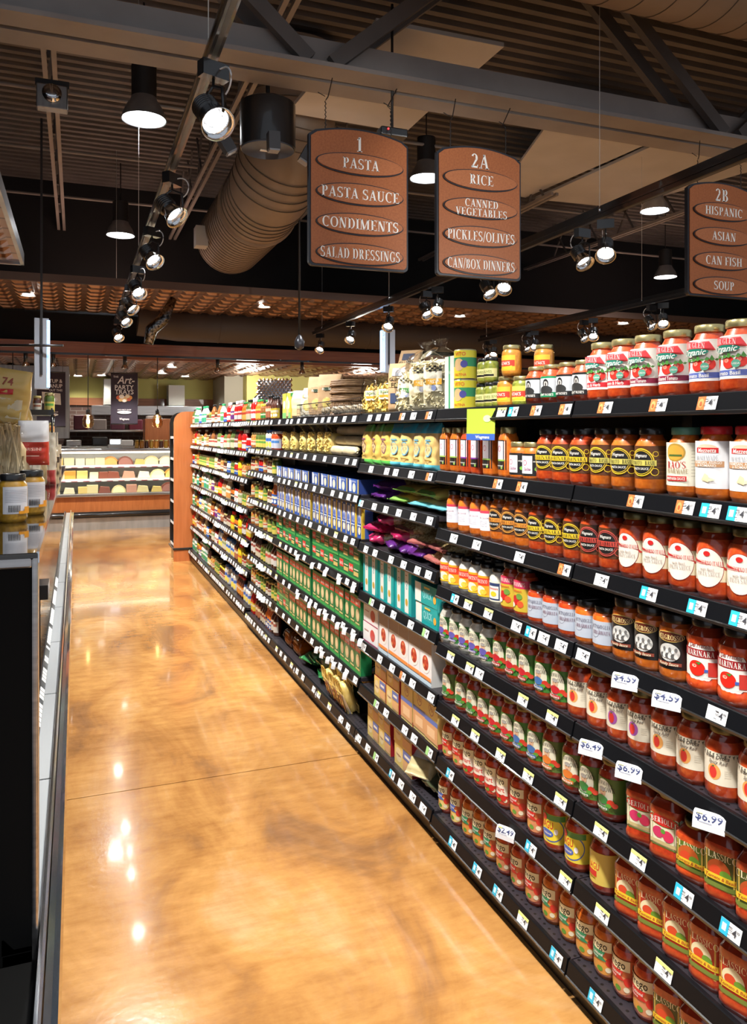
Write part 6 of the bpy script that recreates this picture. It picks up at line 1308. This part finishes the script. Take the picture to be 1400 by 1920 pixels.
MT = MB(); MT.add([(0, -.022, 0), (0, .022, 0), (-.018, .022, .021), (-.018, -.022, .021)], [(0, 1, 2, 3)], pm((.80, .80, .78), .5)); MTm = MT.mesh('price_tag')
for i in range(72):
    if rt2.random() < .86:
        o = bpy.data.objects.new('price_tag', MTm); C.objects.link(o); o.parent = tr; o.location = (-.1285, y, DZ + .002)
    y += .052 if i % 9 else .14
FLATB = pm((.004, .004, .004), .75, name='matt_black', spec=.12)
lp('front_wall', lambda m: m.box((-.150, 1.87, .05), (-.062, Y1, DZ - .012), FLATB)); lp('near_wall', lambda m: m.box((-1.1, Y0, .05), (-.064, 1.862, DZ - .03), FLATB)); lp('base', lambda m: m.box((-.145, Y0 + .05, 0), (-.10, Y1 - .05, .05), FLATB))
XE = -.079
lp('end_panel', lambda m: m.box((-1.1, 1.87, .0), (XE - .012, 1.93, 1.335), FLATB)); lp('panel_edge', lambda m: (m.box((XE - .013, 1.865, .0), (XE, 1.935, 1.36), STEEL), m.box((-1.1, 1.865, 1.335), (XE - .012, 1.935, 1.36), STEEL)), .004)
lp('top_shelf', lambda m: m.box((-1.1, 1.865, 1.352), (XE, 6.4, 1.368), pm((.05, .045, .04), .04, .7, coat=1, name='glossy_top')), .004); lp('top_edge', lambda m: m.box((XE - .003, 1.87, 1.345), (XE + .003, 6.4, 1.37), CHROME))
pc = at(82, 1100, 4.9); q = thing('case_control_box', 'small black box standing on a post in the gap of the left case', 'control box', (pc.x, pc.y, 0))
m = MB(); m.box((-.06, -.12, pc.z - .06), (.03, .12, pc.z + .03), BLK); m.build('body', q, bevel=.004); m = MB(); m.box((-.05, -.02, 0), (-.02, .02, pc.z - .06), BLK); m.build('post', q)
for yy in (6.3,):
    lp('shelf_support', lambda m: (m.box((-1.0, yy, 0), (-.9, yy + .05, 1.352), BLKM), m.box((-1.0, 3.9, 0), (-.9, 3.95, 1.352), BLKM)))
# things on the left case
ZT = 1.3685
def d_must(c, R, H):
    wrap(c, R, 1.0, .18 * H, .74 * H, (.72, .72, .76))
    for i in range(8): c.rect(-R * .8, R * .8, (.42 + .035 * i) * H, (.428 + .035 * i) * H, (.4, .4, .44))
    for i in range(9): c.rect(-R * .55 + i * .0035, -R * .55 + i * .0035 + .0018, .22 * H, .36 * H, BK)
    c.rect(R * .5, R * 1.0, .18 * H, .32 * H, (.80, .33, .02)); c.rect(R * .1, R * .5, .18 * H, .24 * H, (.80, .33, .02))
kind('must', 'mustard jar', 'jar', .040, .142, S_MUS, BLK, d_must, 'wide')
def lput(k, p, rz, label, nm, grp=None, rot=None):
    q = K[k]; t = thing(nm, label, q['cat'], p, rz, grp)
    if rot: t.rotation_euler = rot
    for pn, me in q['P']: c = bpy.data.objects.new(pn, me); C.objects.link(c); c.parent = t
    return t
lput('must', (-.175, 2.53, ZT), 1.9, 'yellow mustard jar with black lid, left one on the left case', 'mustard_jar', 'mustard jars on the left case'); lput('must', (-.134, 2.73, ZT), 2.0, 'yellow mustard jar with black lid, right one on the left case', 'mustard_jar', 'mustard jars on the left case')
bag('bread', 'bag', .17, .10, .34, [(1, FILM)], top='tie', inner=(noisy('breadstick', [(.3, (.62, .44, .20)), (.7, (.80, .66, .42))], nscale=15, rough=.5), 'stick'), seed=41, amp=.009, obj='breadstick_bag')
bag('pouch', 'bag', .16, .08, .24, [(1, (.62, .42, .12))], art=lambda c, W_, H: (c.rect(-W_ * .35, W_ * .35, H * .15, H * .5, (.72, .62, .42)), c.poly([(-W_ * .3, H * .55), (W_ * .1, H * .58), (W_ * .1, H * .68), (-W_ * .3, H * .65)], RED), c.text('74', -.01, H * .8, .03, (.3, .05, .02))), seed=42, amp=.008)
bag('rw', 'bag', .12, .06, .19, [(.55, (.50, .035, .015)), (1, (.70, .70, .72))], art=lambda c, W_, H: (c.text('GRISSINI', 0, H * .38, .012, (.8, .5, .4)), c.rect(-W_ * .2, W_ * .2, H * .22, H * .24, (.8, .5, .4))), seed=43, amp=.006, top='paper')
rz = PI / 2 - .1
def lat(px, py, d): v = at(px, py, d); return (v.x, v.y, v.z)
def lon(px, d): v = at(px, 0, d); return (v.x, v.y, ZT)
lput('bread', lon(22, 3.3), rz, 'clear bag of breadsticks leaning at the left edge', 'breadstick_bag', 'bags of breadsticks', (0, -.22, rz)); lput('bread', lon(58, 3.7), rz, 'clear bag of breadsticks behind the mustard jars', 'breadstick_bag', 'bags of breadsticks', (0, -.3, rz))
lput('rw', lat(64, 872, 3.3), rz, 'red and white packet standing above the mustard jars', 'snack_packet', None, (0, -.1, rz))
lput('pouch', lat(12, 795, 3.35), rz, 'gold pouch with red flash at the left edge, upper one', 'cracker_pouch', 'gold pouches', (.15, -.2, rz)); lput('pouch', lat(40, 830, 3.5), rz, 'gold pouch with clear window, lower one behind the red packet', 'cracker_pouch', 'gold pouches', (-.35, 0, rz))
t = thing('wire_rack', 'black wire arch rack behind the gold pouches', 'rack', (at(-8, 0, 4.2).x, at(-8, 0, 4.2).y, ZT)); t.scale = (.72, .72, .95)
m = MB()
for k in range(4): m.tube([((.28 - .02 * k) * math.cos(a) , .05 * k, .10 + (.46 - .02 * k) * math.sin(a)) for a in [PI * i / 18 for i in range(19)]], .005, BLK, 6)
for k in range(9): a = PI * k / 8; m.tube([(.28 * math.cos(a), 0, .10 + .46 * math.sin(a)), (.22 * math.cos(a), .16, .10 + .4 * math.sin(a))], .003, BLK, 5)
m.tube([(.28, 0, 0), (.28, 0, .1)], .005, BLK, 6); m.tube([(-.28, 0, 0), (-.28, 0, .1)], .005, BLK, 6); m.build('wire_frame', t, fix=False)
# raised tray shelf with small jars and hanging packets
t = thing('display_stand', 'stacked black tray stand with small jars behind the red packet', 'display stand', (-.30, 5.0, ZT)); 
for z, nm in ((.0, 'tray'), (.20, 'tray'), (.36, 'tray')): m = MB(); m.box((-.2, -.18, z), (.18, .2, z + .012), BLK); m.box((-.2, -.182, z), (.18, -.178, z + .03), BLK); m.build(nm, t)
m = MB()
for x in (-.19, .17):
    for y in (-.17, .19): m.tube([(x, y, 0), (x, y, .4)], .006, BLK)
m.build('frame', t)
kk = 0
for z in (.012, .212, .372):
    for i in range(6):
        k = ('rel', 'oli', 'pik', 'curry', 'ras')[(i + kk) % 5]; kk += 1; q = K[k]; s = .8 if z < .3 else .9
        o = lput(k, (-.47 + i * .065, 4.87, ZT + z), PI / 2, 'small jar on the %s tray of the black stand, %s from left' % ({.012: 'lower', .212: 'middle', .372: 'upper'}[z], ORD[i + 1]), 'condiment_jar', 'small jars on the black stand'); o['category'] = 'jar'; o.scale = (.72, .72, s)
bag('lpk', 'bag', .10, .05, .17, [(.4, (.55, .42, .25)), (.6, (.05, .03, .02)), (1, (.60, .50, .35))], seed=51, amp=.006)
bag('lpr', 'bag', .09, .06, .26, [(.3, (.5, .05, .05)), (1, (.70, .66, .55))], seed=52, amp=.01)
for i, (k, x, y, z) in enumerate((('lpr', -.20, 3.9, 0), ('lpk', -.15, 4.6, .0), ('lpr', -.14, 4.2, -.0), ('lpk', -.15, 5.35, 0), ('lpr', -.16, 5.7, 0), ('lpk', -.15, 6.1, .0))):
    lput(k, (x, y, ZT + z), rz, 'small snack packet along the left case top, %s from the front' % ORD[i + 1], 'snack_packet', 'snack packets along the left case')
